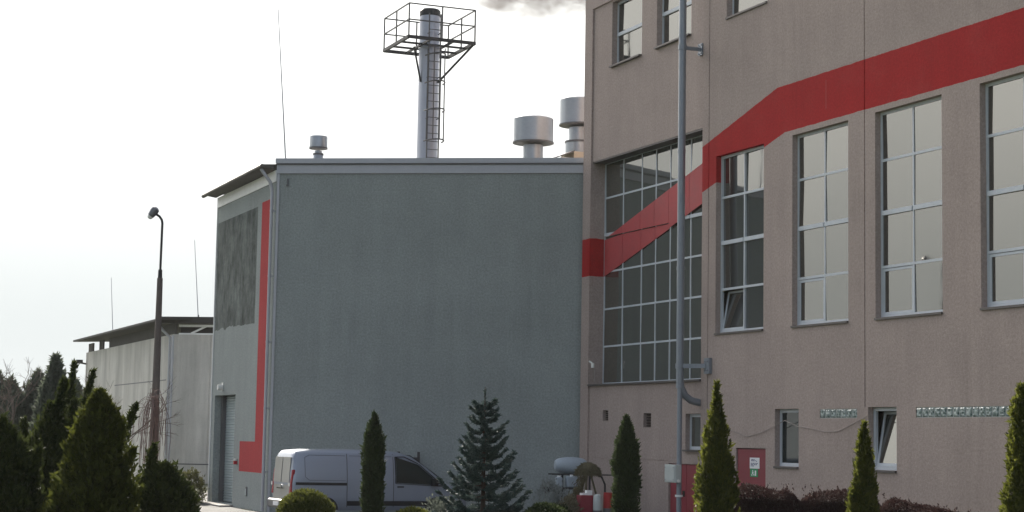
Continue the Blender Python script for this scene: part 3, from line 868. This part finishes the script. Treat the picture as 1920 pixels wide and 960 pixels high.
line([(.38,1.30),(.5,1.2),(1.50,1.19)], .012, .001, 'trim_dark', 'panel_crease')
line([(1.62,1.92),(2.82,1.91)], .012, .001, 'trim_dark', 'panel_crease')
skin([(1.55,.46),(4.1,.46),(4.1,.60),(1.55,.60)], .012).build('rub_strip', M['black'], body)
m = MB(); m.bar((2.98,-.965,1.02),(3.16,-.965,1.02),.03,.04); m.build('handle', M['black'], body)
m = MB(); m.box(3.95,4.1,-1.16,-.95,1.05,1.28); m.build('mirror', M['black'], van, bevel=.03)
# windscreen and bonnet details
m = MB(); m.prism([(3.42,-.62,1.95),(3.42,.62,1.95),(4.36,.62,1.26),(4.36,-.62,1.26)], (0,0,0), (.012,0,.012)); m.build('windscreen', M['glass_dark'], body)
# rear: doors, lamps, bumper, plate
m = MB(); 
for y0, y1 in ((-.78,-.01),(.01,.78)):
    m.prism([(-.012,y0,.55),(-.012,y1,.55),(-.006,y1*1.0,1.05),(-.006,y0,1.05)], (0,0,0), (.02,0,0))
m.build('rear_door', M['vanrear'], body)
m = MB()
for y0, y1 in ((-.76,-.04),(.04,.76)):
    m.prism([(-.022,y0,1.12),(-.022,y1,1.12),(.022,y1*.97,1.86),(.022,y0*.97,1.86)], (0,0,0), (.02,0,0))
m.build('rear_window', M['vanrear'], body)
for s in (-1, 1):
    m = MB(); m.prism([(-.03,s*.80,.78),(-.03,s*.93,.78),(.03,s*.92,1.50),(.03,s*.80,1.50)], (0,0,0), (.08,0,0)); o = m.build('tail_lamp', M['redlamp'], van, bevel=.015)
    m = MB(); m.box(-.045,-.031,s*.81 if s>0 else -.92,s*.92 if s>0 else -.81,1.02,1.12); m.build('lamp_segment', M['lens'], o)
m = MB(); m.box(-.14,.10,-.93,.93,.36,.62); bp = m.build('bumper', M['trim_dark'], van, bevel=.05)
m = MB(); m.box(-.155,-.142,-.26,.26,.44,.55); m.build('number_plate', M['sign_white'], bp)
m = MB(); m.lathe([(.065,0),(.05,.02)], seg=14); m.build('rear_emblem', M['chrome'], body, mat_local=Matrix.Translation((-.02,-.12,1.0)) @ Matrix.Rotation(R(-90), 4, 'Y'))
m = MB(); m.box(-.05,-.025,-.32,.32,.93,.97); m.build('rear_handle', M['chrome'], body)
for x in (.95, 4.15):
    for s in (-1, 1):
        m = MB(); m.lathe([(.20,-.10),(.30,-.11),(.33,-.07),(.33,.07),(.30,.11),(.20,.10)], seg=28)
        t_ = m.build('wheel', M['black'], van, mat_local=Matrix.Translation((x, s*.85, .33)) @ Matrix.Diagonal((1/VX, 1, 1/VZ, 1)) @ Matrix.Rotation(R(90*s), 4, 'X'))
        m = MB(); m.lathe([(.21,-.09),(.21,.085),(.10,.07),(.06,.09)][::-1] if False else [(.20,-.115),(.17,-.09),(.06,-.10),(.05,-.12)], seg=20); m.build('rim', M['rim'], t_)
        m = MB()
        m.prism([(x + .36*math.cos(t), s*.80, .34 + .38*math.sin(t)) for t in [math.pi*i/14 for i in range(15)]], (0,0,0), (0, s*.155, 0)); m.build('wheel_arch', M['black'], van)

# ------------------------------------------------------------------ things in the corner of the yard
pl = thing('wooden_pallet', 'dark wooden pallet propped upright against the grey wall behind the van', 'pallet', frame(-3.24, 59.55, 0, -7.4))
m = MB()
for z in (.12,.33,.54,.75,.96,1.17,1.38,1.59,1.75): m.box(-.33, .33, -.06, -.03, z, z+.15)
m.build('boards', M['wood'], pl)
for x in (-.33, .33):
    m = MB(); m.box(x-.04, x+.04, -.12, -.062, 0, 2.08); m.build('post', M['wood'], pl)
tk = thing('water_tank', 'pale round ended tank on a dark frame in the corner beside the pink wall', 'tank', at(2.0, 55.2, 0, 10))
m = MB(); pr = []
for i in range(13):
    t = math.pi*i/12; x = -.5*math.cos(t)
    pr.append((max(.02, .25*math.sin(t)**.45 if 0 < i < 12 else .02), x))
m.lathe(pr, seg=24); m.build('vessel', M['tank'], tk, mat_local=Matrix.Translation((-.12,0,1.79)) @ Matrix.Rotation(R(90), 4, 'Y'))
m = MB()
for x in (-.42, .42):
    for y in (-.25, .25): m.bar((x, y, 0), (x, y, 1.50), .05)
m.box(-.75, 1.6, -.30, -.26, 1.50, 1.54); m.box(-.75, .8, .26, .30, 1.50, 1.54)
m.build('stand', M['dark_steel'], tk)
for i, (x, y, z0, w_, d_, h_) in enumerate(((1.90,54.8,1.14,.34,.3,.33),(1.52,54.7,1.14,.2,.22,.30))):
    t = thing('plastic_canister', ('wider','narrower')[i] + ' pale canister standing on the dark trestle below the tank', 'canister', at(x, y, z0, 12), 'canisters below the tank')
    m = MB(); m.box(-w_/2, w_/2, -d_/2, d_/2, 0, h_); m.build('body', M['tank'], t, bevel=.04)
    m = MB(); m.lathe([(.05,h_),(.05,h_+.05)], seg=10); m.build('cap', M['white'], t)
bn = thing('trestle_shelf', 'dark trestle shelf carrying two pale canisters near the wall corner' , 'shelf', at(1.65, 54.75, 0, 12))
m = MB(); m.box(-.55, .5, -.22, .22, .08+1.0, 1.135); m.build('top', M['wood'], bn)
for x in (-.48, .43): m = MB(); m.box(x-.03, x+.03, -.2, .2, 0, 1.075); m.build('leg', M['wood'], bn)

# ------------------------------------------------------------------ plants
def nz(x, y, z): return noise.noise(Vector((x, y, z)))

def sprays(centers, dirs, ln, wd, rs, jitter=.5):
    """kite shaped sprays as numpy arrays -> MB"""
    n = len(centers); c = np.asarray(centers, float); d = np.asarray(dirs, float)
    d = d + rs.normal(0, jitter, d.shape); d /= np.linalg.norm(d, axis=1)[:, None]
    s = np.cross(d, rs.normal(0, 1, d.shape)); s /= np.linalg.norm(s, axis=1)[:, None] + 1e-9
    L = (ln * rs.uniform(.6, 1.35, n))[:, None]; W = (wd * rs.uniform(.7, 1.3, n))[:, None]
    a = c - d*L*.35; b = c + s*W*.5 + d*L*.05; e = c + d*L*.65; f = c - s*W*.5 + d*L*.05
    v = np.stack([a, b, e, f], 1).reshape(-1, 3)
    mb = MB(); mb.v = [tuple(p) for p in v]; mb.f = [(4*i, 4*i+1, 4*i+2, 4*i+3) for i in range(n)]; mb.s = [False]*n
    return mb

def column_points(h, prof, n, rs, seed, lump=.22, z0=.05, lobes=None):
    """random points in the outer part of an uneven column; prof(t) = radius at t in 0..1"""
    cs, ds = [], []
    while len(cs) < n:
        t = rs.uniform(0, 1); r0 = prof(t)
        if rs.uniform(0, 1) * prof_max(prof) > r0 + .03: continue
        a = rs.uniform(0, 2*math.pi); z = z0 + t*(h-z0)
        lum = 1 + lump*2*nz(math.cos(a)*1.6+seed, math.sin(a)*1.6, z*2.6) + lump*nz(math.cos(a)*4+seed, math.sin(a)*4, z*6)
        k = 1 - abs(rs.normal(0, .16)); r = max(0, r0*lum*k)
        cs.append((r*math.cos(a), r*math.sin(a), z)); ds.append((math.cos(a)*.55, math.sin(a)*.55, .9))
    return cs, ds
_pm = {}
def prof_max(p):
    if p not in _pm: _pm[p] = max(p(i/40) for i in range(41))
    return _pm[p]

def core(mb, h, prof, k=.72, seed=0, z0=.1):
    pr = []
    ns = 16
    for i in range(15):
        t = i/14; z = z0 + t*(h*.93-z0)
        pr.append((max(.01, prof(t)*k), z))
    mb.lathe(pr, seg=ns)

def conifer(name, label, x, y, h, prof, n, mat, seed, ln=.13, wd=.05, lump=.30, group=None, jitter=.6, tip=.0, cat='conifer', extra=None, trunk_r=.06):
    rs = np.random.RandomState(seed)
    t = thing(name, label, cat, at(x, y, 0), group)
    m = MB(); m.tube([(0,0,0),(0,0,h*.5),(0,0,h*.93)], [trunk_r, trunk_r*.6, .008], 8); m.build('trunk', M['bark'], t)
    cs, ds = column_points(h, prof, n, rs, seed*3.7, lump)
    if tip:
        for i in range(int(60*tip*4)):
            z = h - rs.uniform(0, 1)**1.0*tip; k = (h-z)/tip
            a = rs.uniform(0, 6.283); r = .03 + .10*k*rs.uniform(0,1)
            cs.append((r*math.cos(a), r*math.sin(a), z)); ds.append((math.cos(a)*.3, math.sin(a)*.3, 1))
    for i in range(int(n*.02)):
        q = rs.uniform(.05, .9); a = rs.uniform(0, 6.283); r = prof(q)*rs.uniform(1.0, 1.22)
        for j in range(3): cs.append((r*math.cos(a)*(1+.04*j), r*math.sin(a)*(1+.04*j), .05+q*(h-.05)+.05*j)); ds.append((math.cos(a)*.5, math.sin(a)*.5, 1))
    if extra:
        for (ax, ay, az, bx, by, bz, r, cnt) in extra:
            for i in range(cnt):
                k = rs.uniform(0, 1); rr = r*(1-k*.75)
                p = Vector((ax,ay,az)).lerp(Vector((bx,by,bz)), k)
                o = rs.normal(0, .5, 3)*rr
                cs.append((p.x+o[0], p.y+o[1], p.z+o[2])); dd = Vector((bx-ax,by-ay,bz-az)).normalized(); ds.append(tuple(dd*.8+Vector(o)*.6/max(r,.01)*.5))
    mb = sprays(cs, ds, ln, wd, rs, jitter)
    core(mb, h, lambda q: prof(q), .66, seed)
    mb.build('foliage', M[mat], t)
    return t

def thuja_prof(rmax, sharp=1.0, low=.55):
    def p(t):
        if t < .3: return rmax*(low + (1-low)*(t/.3)**.7)
        q = (t-.3)/.7
        return rmax*max(0, (1-q**1.5))**(.85*sharp)
    return p
def cone_prof(rmax, pw=.9):
    return lambda t: rmax*max(0, 1-t)**pw
def slim_prof(rmax):
    return lambda t: rmax*(min(1, .75+t*1.2))*(1 if t < .72 else max(0, 1-((t-.72)/.28)**1.6))

G = 'clipped thuja columns along the bed'
# right hand row, in front of the pink wall
conifer('thuja', 'broad yellow edged thuja column in front of the pipe and the dark red door', 4.04, 35.5, 3.72, lambda t: .385*max(.05, 1-(t/.93)**2.3)**.75*(1.10-.22*t) if t < .93 else .02, 8500, 'thuja', 11, group=G, tip=.62, lump=.26)
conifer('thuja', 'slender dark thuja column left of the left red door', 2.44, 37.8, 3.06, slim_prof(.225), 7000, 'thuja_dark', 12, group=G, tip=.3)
conifer('thuja', 'short narrow thuja cone before the tilted small window', 6.68, 34.3, 2.98, lambda t: .37*max(.04, 1-t/.95)**.62 if t < .95 else .02, 6500, 'thuja', 13, group=G, tip=.6, lump=.26)
conifer('thuja', 'tall thuja cut by the right edge of the view', 8.72, 30.9, 3.62, lambda t: .44*(1-t)**.5*(.9+.1*math.sin(t*9)), 9000, 'thuja', 14, group=G, tip=.5)
conifer('juniper_column', 'thin pencil shaped juniper in front of the van', -2.97, 40.2, 3.06, slim_prof(.215), 6000, 'thuja_dark', 15, lump=.12, tip=.2)
# left hand group
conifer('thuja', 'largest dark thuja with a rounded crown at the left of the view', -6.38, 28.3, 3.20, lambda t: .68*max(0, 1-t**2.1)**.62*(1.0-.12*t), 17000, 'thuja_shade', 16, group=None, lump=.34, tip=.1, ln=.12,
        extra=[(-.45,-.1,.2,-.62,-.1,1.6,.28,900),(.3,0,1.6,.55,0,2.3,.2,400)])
conifer('juniper', 'ragged dark juniper with upright plumes left of the largest thuja', -8.05, 32, 3.05, lambda t: .66*(1-t)**.6, 11000, 'juniper', 17, lump=.45, ln=.13,
        extra=[(0,0,2.2,.22,0,3.45,.20,900),(.2,0,1.6,.42,0,3.1,.18,800),(-.2,0,1.4,-.45,.1,2.3,.22,700),(.1,0,1.0,.62,-.1,2.6,.2,700)])
conifer('juniper', 'low ragged juniper at the left edge of the view', -7.82, 28.6, 2.62, lambda t: .72*(1-t)**.6, 11000, 'juniper', 18, lump=.45, ln=.13,
        extra=[(-.1,0,1.6,-.12,0,2.75,.2,700),(-.5,0,1.2,-.62,0,2.2,.22,600),(.3,0,1.2,.46,0,2.3,.18,600)])
conifer('juniper', 'spreading low juniper with side shoots right of the largest thuja', -5.75, 30.5, 2.05, lambda t: .72*(1-t)**.5, 10000, 'juniper', 19, lump=.4, ln=.13,
        extra=[(-.75,0,2.3,-.50,0,3.02,.12,300),(-.3,0,1.5,-.17,0,2.34,.2,500),(0,0,1.2,.14,0,1.98,.2,500),(.1,0,1.0,.42,0,1.55,.2,400)])
conifer('juniper', 'upright juniper tuft behind the gap between the two tall left conifers', -8.75, 36.0, 3.45, lambda t: .40*(1-t)**.8, 5000, 'juniper', 20, lump=.5, ln=.14,
        extra=[(0,0,2.6,.12,0,3.9,.14,500),(.2,0,2.4,.50,0,3.75,.14,500)])
conifer('juniper', 'dense dark juniper filling the gap behind the two ragged left junipers', -8.55, 34.0, 2.85, lambda t: .95*(1-t)**.62, 9000, 'juniper', 24, lump=.4, ln=.15,
        extra=[(.2,0,1.8,.35,0,2.9,.2,500),(-.4,0,1.6,-.5,0,2.75,.2,500)])
conifer('juniper', 'dark juniper mass at the far left edge, lit yellow on its left side', -9.0, 31.0, 2.35, lambda t: .85*(1-t)**.55, 8000, 'juniper', 25, lump=.4, ln=.14)
# tall far conifer and the cypress row behind it
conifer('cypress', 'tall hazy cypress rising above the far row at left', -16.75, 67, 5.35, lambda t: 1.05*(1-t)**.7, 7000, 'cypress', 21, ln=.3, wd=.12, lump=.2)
cy = None
CYL = ('far cypress at the left end of the hazy row', 'second far cypress from the left end of the hazy row', 'third far cypress in the hazy row, a little shorter',
       'fourth far cypress in the hazy row, just left of the tall one', 'far cypress in the row, partly behind the tall cypress', 'far cypress at the right end of the row, below the concrete shed')
for i, (x, y, sc) in enumerate(((-24.2,86,1.0),(-23.3,85,.95),(-22.3,86,1.02),(-21.5,85,.93),(-20.4,85,.97),(-19.4,84,.88))):
    if cy is None:
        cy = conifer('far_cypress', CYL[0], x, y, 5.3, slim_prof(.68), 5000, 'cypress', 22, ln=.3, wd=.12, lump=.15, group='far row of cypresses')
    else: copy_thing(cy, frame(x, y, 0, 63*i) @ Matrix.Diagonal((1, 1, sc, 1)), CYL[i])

# ball shrubs
def ball(label, x, y, r, zc, mat, seed, n=5000, flat=1.0, name='ball_shrub', group='clipped ball shrubs'):
    rs = np.random.RandomState(seed); t = thing(name, label, 'shrub', at(x, y, 0), group); am = .05 if group else .42
    m = MB()
    for k in range(5): m.tube([(0,0,0),(math.cos(k*1.3)*.1,math.sin(k*1.3)*.1,zc*.6),(math.cos(k*1.3)*r*.5,math.sin(k*1.3)*r*.5,zc)], [.025,.018,.01], 6)
    m.build('stems', M['bark'], t)
    cs, ds = [], []
    for i in range(n):
        d = rs.normal(0, 1, 3); d /= np.linalg.norm(d)
        if zc + d[2]*r*flat < .02: d[2] = abs(d[2])
        k = (1 - abs(rs.normal(0, .07))) * (1 + am*nz(d[0]*3+seed, d[1]*3, d[2]*3) + (am-.05)*nz(d[0]*7, d[1]*7+seed, d[2]*7))
        cs.append((d[0]*r*k, d[1]*r*k, zc + d[2]*r*flat*k)); ds.append((d[0], d[1], d[2]+.4))
    mb = sprays(cs, ds, .09, .04, rs, .5)
    pr = [(max(.01, r*(.86 if group else .5)*math.cos(a)), max(.03, zc + r*flat*(.86 if group else .5)*math.sin(a))) for a in [(-math.pi/2 + math.pi*i/12) for i in range(13)]]
    mb.lathe(pr, seg=18)
    mb.build('foliage', M[mat], t)
    return t
ball('round clipped shrub in front of the van rear', -4.24, 38.5, .62, .82, 'ball', 31, 6500, .95)
ball('low round shrub between the thin juniper and the spruce, yellowish on top', -1.98, 38.2, .56, .56, 'ball', 32, 5000, .95)
ball('low dark round shrub right of the spruce', .80, 38.6, .60, .64, 'thuja_dark', 33, 5000, .95)

# spruce
def spruce(x, y, h, label, seed):
    rs = np.random.RandomState(seed); t = thing('spruce', label, 'spruce', at(x, y, 0))
    m = MB(); m.tube([(0,0,0),(0,0,h*.5),(0,0,h)], [.07,.04,.008], 8); m.build('trunk', M['bark'], t)
    cs, ds, br = [], [], MB()
    z = .25
    while z < h-.28:
        f = 1 - z/h; L = .12 + 1.12*f**.95; nb = int(6 + 3*f)
        ph = rs.uniform(0, 6.28)
        for k in range(nb):
            a = ph + 2*math.pi*k/nb + rs.normal(0, .2); l = L*rs.uniform(.72, 1.18)
            base = Vector((0,0,z+rs.uniform(-.05,.05))); pts = []
            for i in range(7):
                u = i/6; pts.append(base + Vector((math.cos(a)*l*u, math.sin(a)*l*u, l*(.05*u - .26*u*(1-u) + .34*u**3))))
            br.tube(pts, [.012*(1-i/7)+.003 for i in range(7)], 4)
            for i in range(int(56*l)+8):
                u = rs.uniform(.12, 1); j = min(5, int(u*6)); p = pts[j].lerp(pts[j+1], u*6-j)
                sd = 1 if rs.uniform(0,1) < .5 else -1
                tl = (.30*(1-u)+.10)*l*rs.uniform(.5,1); dr = Vector((math.cos(a+sd*.8), math.sin(a+sd*.8), .10))
                for q in range(7):
                    w_ = p + dr*tl*(q/6) + Vector((0,0,-.05*(q/6)*(1-u)))
                    cs.append(tuple(w_)); ds.append(tuple(dr + Vector((0,0,.25))))
            for i in range(10):
                u = .55+.45*i/9; j = min(5, int(u*6)); p = pts[j].lerp(pts[j+1], u*6-j); cs.append(tuple(p)); ds.append((math.cos(a), math.sin(a), .5))
        z += .13 + .12*f + rs.uniform(0, .05)
    for i in range(40): cs.append((0, 0, h-.45+.43*i/40)); ds.append((rs.normal(), rs.normal(), 1.2))
    br.build('branches', M['bark'], t)
    sprays(cs, ds, .105, .042, rs, .55).build('needles', M['spruce'], t)
spruce(-.53, 39.3, 3.66, 'young bluish spruce with tiered branches in front of the grey wall', 5)

# barberry hedge in three lengths
def hedge(label, x0, y0, x1, y1, z_a, z_b, dep, seed, n):
    rs = np.random.RandomState(seed)
    L = math.hypot(x1-x0, y1-y0); an = math.degrees(math.atan2(y1-y0, x1-x0))
    t = thing('hedge', label, 'hedge', at(x0, y0, 0, an), 'barberry hedges along the pink wall')
    cs, ds = [], []
    for i in range(n):
        u = rs.uniform(0, 1); hh = (z_a + (z_b-z_a)*u) * (1 + .06*nz(u*L*1.5+seed, 0, 0)); e = min(1, min(u, 1-u)*L/.28)**.5
        if rs.uniform(0,1) < .5:
            v = rs.uniform(-.5,.5); z = hh*(.75+.25*e)*(1-.18*abs(v*2)**3) + rs.normal(0,.025); cs.append((u*L, v*dep, z)); ds.append((0, v*.5, 1))
        else:
            z = rs.uniform(.05, 1)*hh*(.75+.25*e); v = -.5 if rs.uniform(0,1) < .8 else .5; cs.append((u*L, v*dep*e*(1+.12*nz(u*L*3,z*3,seed))+rs.normal(0,.03), z)); ds.append((0, v*1.5, .6))
    for i in range(9):
        u = rs.uniform(.03,.97); hh = z_a+(z_b-z_a)*u
        for q in range(7): cs.append((u*L+rs.normal(0,.01), rs.normal(0,.05), hh+.02*q)); ds.append((0,0,1))
    mb = sprays(cs, ds, .05, .03, rs, .6)
    k = 10
    for i in range(k):
        ua, ub = .04+.92*i/k, .04+.92*(i+1)/k; h_ = (z_a+(z_b-z_a)*(i+.5)/k)*.88
        mb.box(ua*L+.001, ub*L-.001, -dep*.4, dep*.4, .02, h_)
    mb.build('foliage', M['hedge'], t)
    m = MB()
    for i in range(8): m.tube([(L*(i+.5)/8,0,0),(L*(i+.5)/8+.05,0,(z_a+z_b)*.42)], .015, 5)
    m.build('stems', M['bark'], t)
hedge('dark reddish hedge below the dark red door', 4.62, 38.0, 5.98, 37.5, 1.62, 1.60, .9, 41, 11000)
hedge('dark reddish hedge between the two small thujas, under the small window', 6.00, 37.6, 7.55, 37.0, 1.60, 1.54, .9, 42, 11000)
hedge('long low reddish hedge at the right, sinking towards the edge of the view', 7.35, 36.2, 9.35, 35.2, 1.50, 1.14, .9, 43, 15000)

# drab shrub beside the shutter, pale shrub and thatch in the corner
ball('drab olive shrub left of the roller shutter', -11.75, 67.0, .62, .50, 'drab', 51, 4000, 1.0, 'shrub', None)
ball('second drab shrub further left of the roller shutter', -12.6, 68.5, .60, .50, 'drab', 52, 4000, 1.0, 'shrub', None)
ball('pale grey leaved shrub in front of the wall corner', 1.28, 53.5, .45, .75, 'pale_leaf', 53, 1500, 1.3, 'shrub', None)
ball('grey green small shrub between the spruce and the low yellowish ball shrub', -1.55, 42.0, .42, .62, 'sage', 54, 1800, 1.25, 'shrub', None)

ball('dry straw coloured grass tuft in front of the pale tank', 1.75, 52.4, .34, .42, 'dry', 55, 1400, 1.4, 'grass_tuft', None)
ball('dark low bush between the pale shrub and the red crate', 1.45, 51.6, .36, .34, 'thuja_dark', 56, 1600, 1.0, 'shrub', None)
# thatched cone stand with a hoop, and the red and white barrier drum
th = thing('thatched_stand', 'olive thatched round hood on splayed poles beside the pale tank', 'garden ornament', at(2.32, 53.2, 0))
m = MB(); m.lathe([(.10,1.52),(.28,1.55),(.325,1.63),(.28,1.78),(.16,1.88),(.02,1.92)], seg=24); hood = m.build('hood', M['straw'], th)
rs = np.random.RandomState(77); cs, ds = [], []
for i in range(900):
    a = rs.uniform(0, 6.283); k = rs.uniform(0, 1); rr = .35*math.sin(math.acos(1-k)) ; zz = 1.90 - .36*k
    cs.append((math.cos(a)*rr*1.02, math.sin(a)*rr*1.02, zz)); ds.append((math.cos(a)*.6, math.sin(a)*.6, -.6))
for i in range(500):
    a = rs.uniform(0, 6.283); k = rs.uniform(0, 1); cs.append((-.15-.45*k+rs.normal(0,.07), rs.normal(0,.12), 1.5-1.2*k+rs.normal(0,.09))); ds.append((-.4, rs.normal(0,.3), -.9))
sprays(cs, ds, .16, .03, rs, .35).build('straw', M['straw'], hood)
for a in (0.4, 2.3, 3.3, 4.4):
    m = MB(); m.tube([(math.cos(a)*.10,math.sin(a)*.1,1.54),(math.cos(a)*.3,math.sin(a)*.2,.9),(math.cos(a)*.62,math.sin(a)*.3,0)], .03, 7); m.build('pole', M['straw'], th)
m = MB(); m.tube([(.22,0,1.58),(.40,0,1.50),(.50,0,1.28),(.51,0,.85)], .03, 7); m.build('hook', M['dark_steel'], th)
dr = thing('barrier_drum', 'bright red plastic drum with a dark band, left of the slender thuja', 'drum', at(2.88, 52.6, 0))
for i, (z0, z1, mt) in enumerate(((0,.5,'barrier'),(.5,.62,'trim_dark'),(.62,1.07,'barrier'))):
    m = MB(); m.lathe([(.15-.02*z0,z0+.001),(.15-.02*z1,z1-.001)], seg=20); m.build('band', M[mt], dr)
wp = thing('white_drum', 'pale upright drum left of the bright red drum', 'drum', at(2.58, 52.5, 0))
m = MB(); m.lathe([(.12,0),(.13,.1),(.13,.85),(.11,.98),(.05,1.02)], seg=18); m.build('shell', M['boxgrey'], wp)
m = MB(); m.lathe([(.135,.5),(.135,.56)], seg=18); m.build('hoop', M['trim_dark'], wp)
rc = thing('red_crate', 'dull red crate heaped with scraps under the thatched hood', 'crate', at(2.22, 52.7, 0, 20))
m = MB(); m.box(-.2,.2,-.16,.16,0,.98); m.build('box', M['door'], rc, bevel=.02)
m = MB(); m.box(-.12,.1,-.1,.1,.982,1.04); m.box(.02,.18,-.12,.05,.982,1.12); m.build('scraps', M['white'], rc)

# bare trees
def bare(name, label, x, y, h, seed, mat, weep=False, r0=.04, spread=.5, depth=5, group=None):
    rs = random.Random(seed); t = thing(name, label, 'tree', at(x, y, 0), group); tr = MB(); tw = MB()
    def grow(p, d, l, r, k):
        q = p + d*l
        (tr if k == depth else tw).tube([p, p.lerp(q,.5)+Vector((rs.uniform(-.04,.04),rs.uniform(-.04,.04),0))*l, q], [r, r*.85, r*.7], 4 if k < depth else 7, False)
        if k == 0: return
        for i in range(3 if k > 1 else 4):
            nd = (d + Vector((rs.gauss(0,spread), rs.gauss(0,spread), rs.gauss(.05,spread*.6)))).normalized()
            grow(q if i else p.lerp(q,.7), nd, l*rs.uniform(.55,.8), r*.6, k-1)
    if not weep: grow(Vector((0,0,0)), Vector((0,0,1)), h*.36, r0, depth)
    else:
        tr.tube([(0,0,0),(.03,0,h*.5),(0,0,h*.93)], [.05,.04,.02], 7)
        for i in range(64):
            a = rs.uniform(0,6.28); rr = rs.uniform(.10,.52); zt = h*rs.uniform(.86,1.0); zb = rs.uniform(.35,1.0)*h*.7
            pts = []
            for j in range(9):
                u = j/8; r_ = rr*min(1,(u*2.2))**.6; z = zt + .05*math.sin(min(1,u*3)*3.14) - (zt-zb)*max(0,u-.15)**1.2
                pts.append((math.cos(a)*r_+rs.uniform(-.02,.02), math.sin(a)*r_+rs.uniform(-.02,.02), z))
            tw.tube(pts, .0065, 3, False)
    tr.build('trunk', M['bark'], t); tw.build('twigs', M[mat], t)
bare('weeping_tree', 'small weeping tree with bare reddish twigs at the foot of the street lamp', -8.78, 45, 3.62, 3, 'redtwig', True)
bare('bare_tree', 'bare twiggy tree behind the far cypress row at left', -22.5, 82, 6.0, 4, 'twig', r0=.07)
bare('bare_tree', 'bare twiggy bush rising before the concrete shed', -10.9, 50, 4.5, 6, 'twig', r0=.04)

# ------------------------------------------------------------------ air
t = NT('haze'); t.n.remove(t.b)
hv = t.node('ShaderNodeVolumePrincipled'); hv.inputs['Color'].default_value = (.93, .95, .97, 1)
hv.inputs['Density'].default_value = .0001; hv.inputs['Anisotropy'].default_value = .2
t.l.new(hv.outputs[0], t.out.inputs['Volume'])
m = MB(); m.box(-430, 430, -130, 570, -1.0, 26.0)
hz_ = m.build('haze', t.m); tag(hz_, kind='stuff')
# ------------------------------------------------------------------ smoke drifting over the roof
def mat_smoke():
    t = NT('smoke'); t.n.remove(t.b)
    pv = t.node('ShaderNodeVolumePrincipled'); pv.inputs['Color'].default_value = (.22, .17, .14, 1)
    n = t.noise(2.2, 6, .65, t.mapping((.5, .8, 1.0)))
    n2 = t.noise(.8, 3)
    x, y, z = t.sep()
    lo = t.math('ADD', z, t.math('MULTIPLY', t.math('SUBTRACT', n2, .5), 1.6))
    edge = t.maprange(lo, -.95, -.1, 0, 1, True)
    ends = t.maprange(t.math('ABSOLUTE', x), 2.4, 3.9, 1, 0, True)
    d = t.math('MULTIPLY', t.math('MULTIPLY', t.maprange(n, .41, .69, 0, 1.8), edge), ends)
    t.l.new(d, pv.inputs['Density']); t.l.new(pv.outputs[0], t.out.inputs['Volume'])
    return t.m
m = MB(); m.box(-4, 4, -1.2, 1.2, -1.2, 3.0)
sm = m.build('smoke', mat_smoke(), loc=(1.7, 76, 21.3)); tag(sm, 'thin grey brown smoke drifting past the top of the pink wall', 'smoke', kind='stuff')
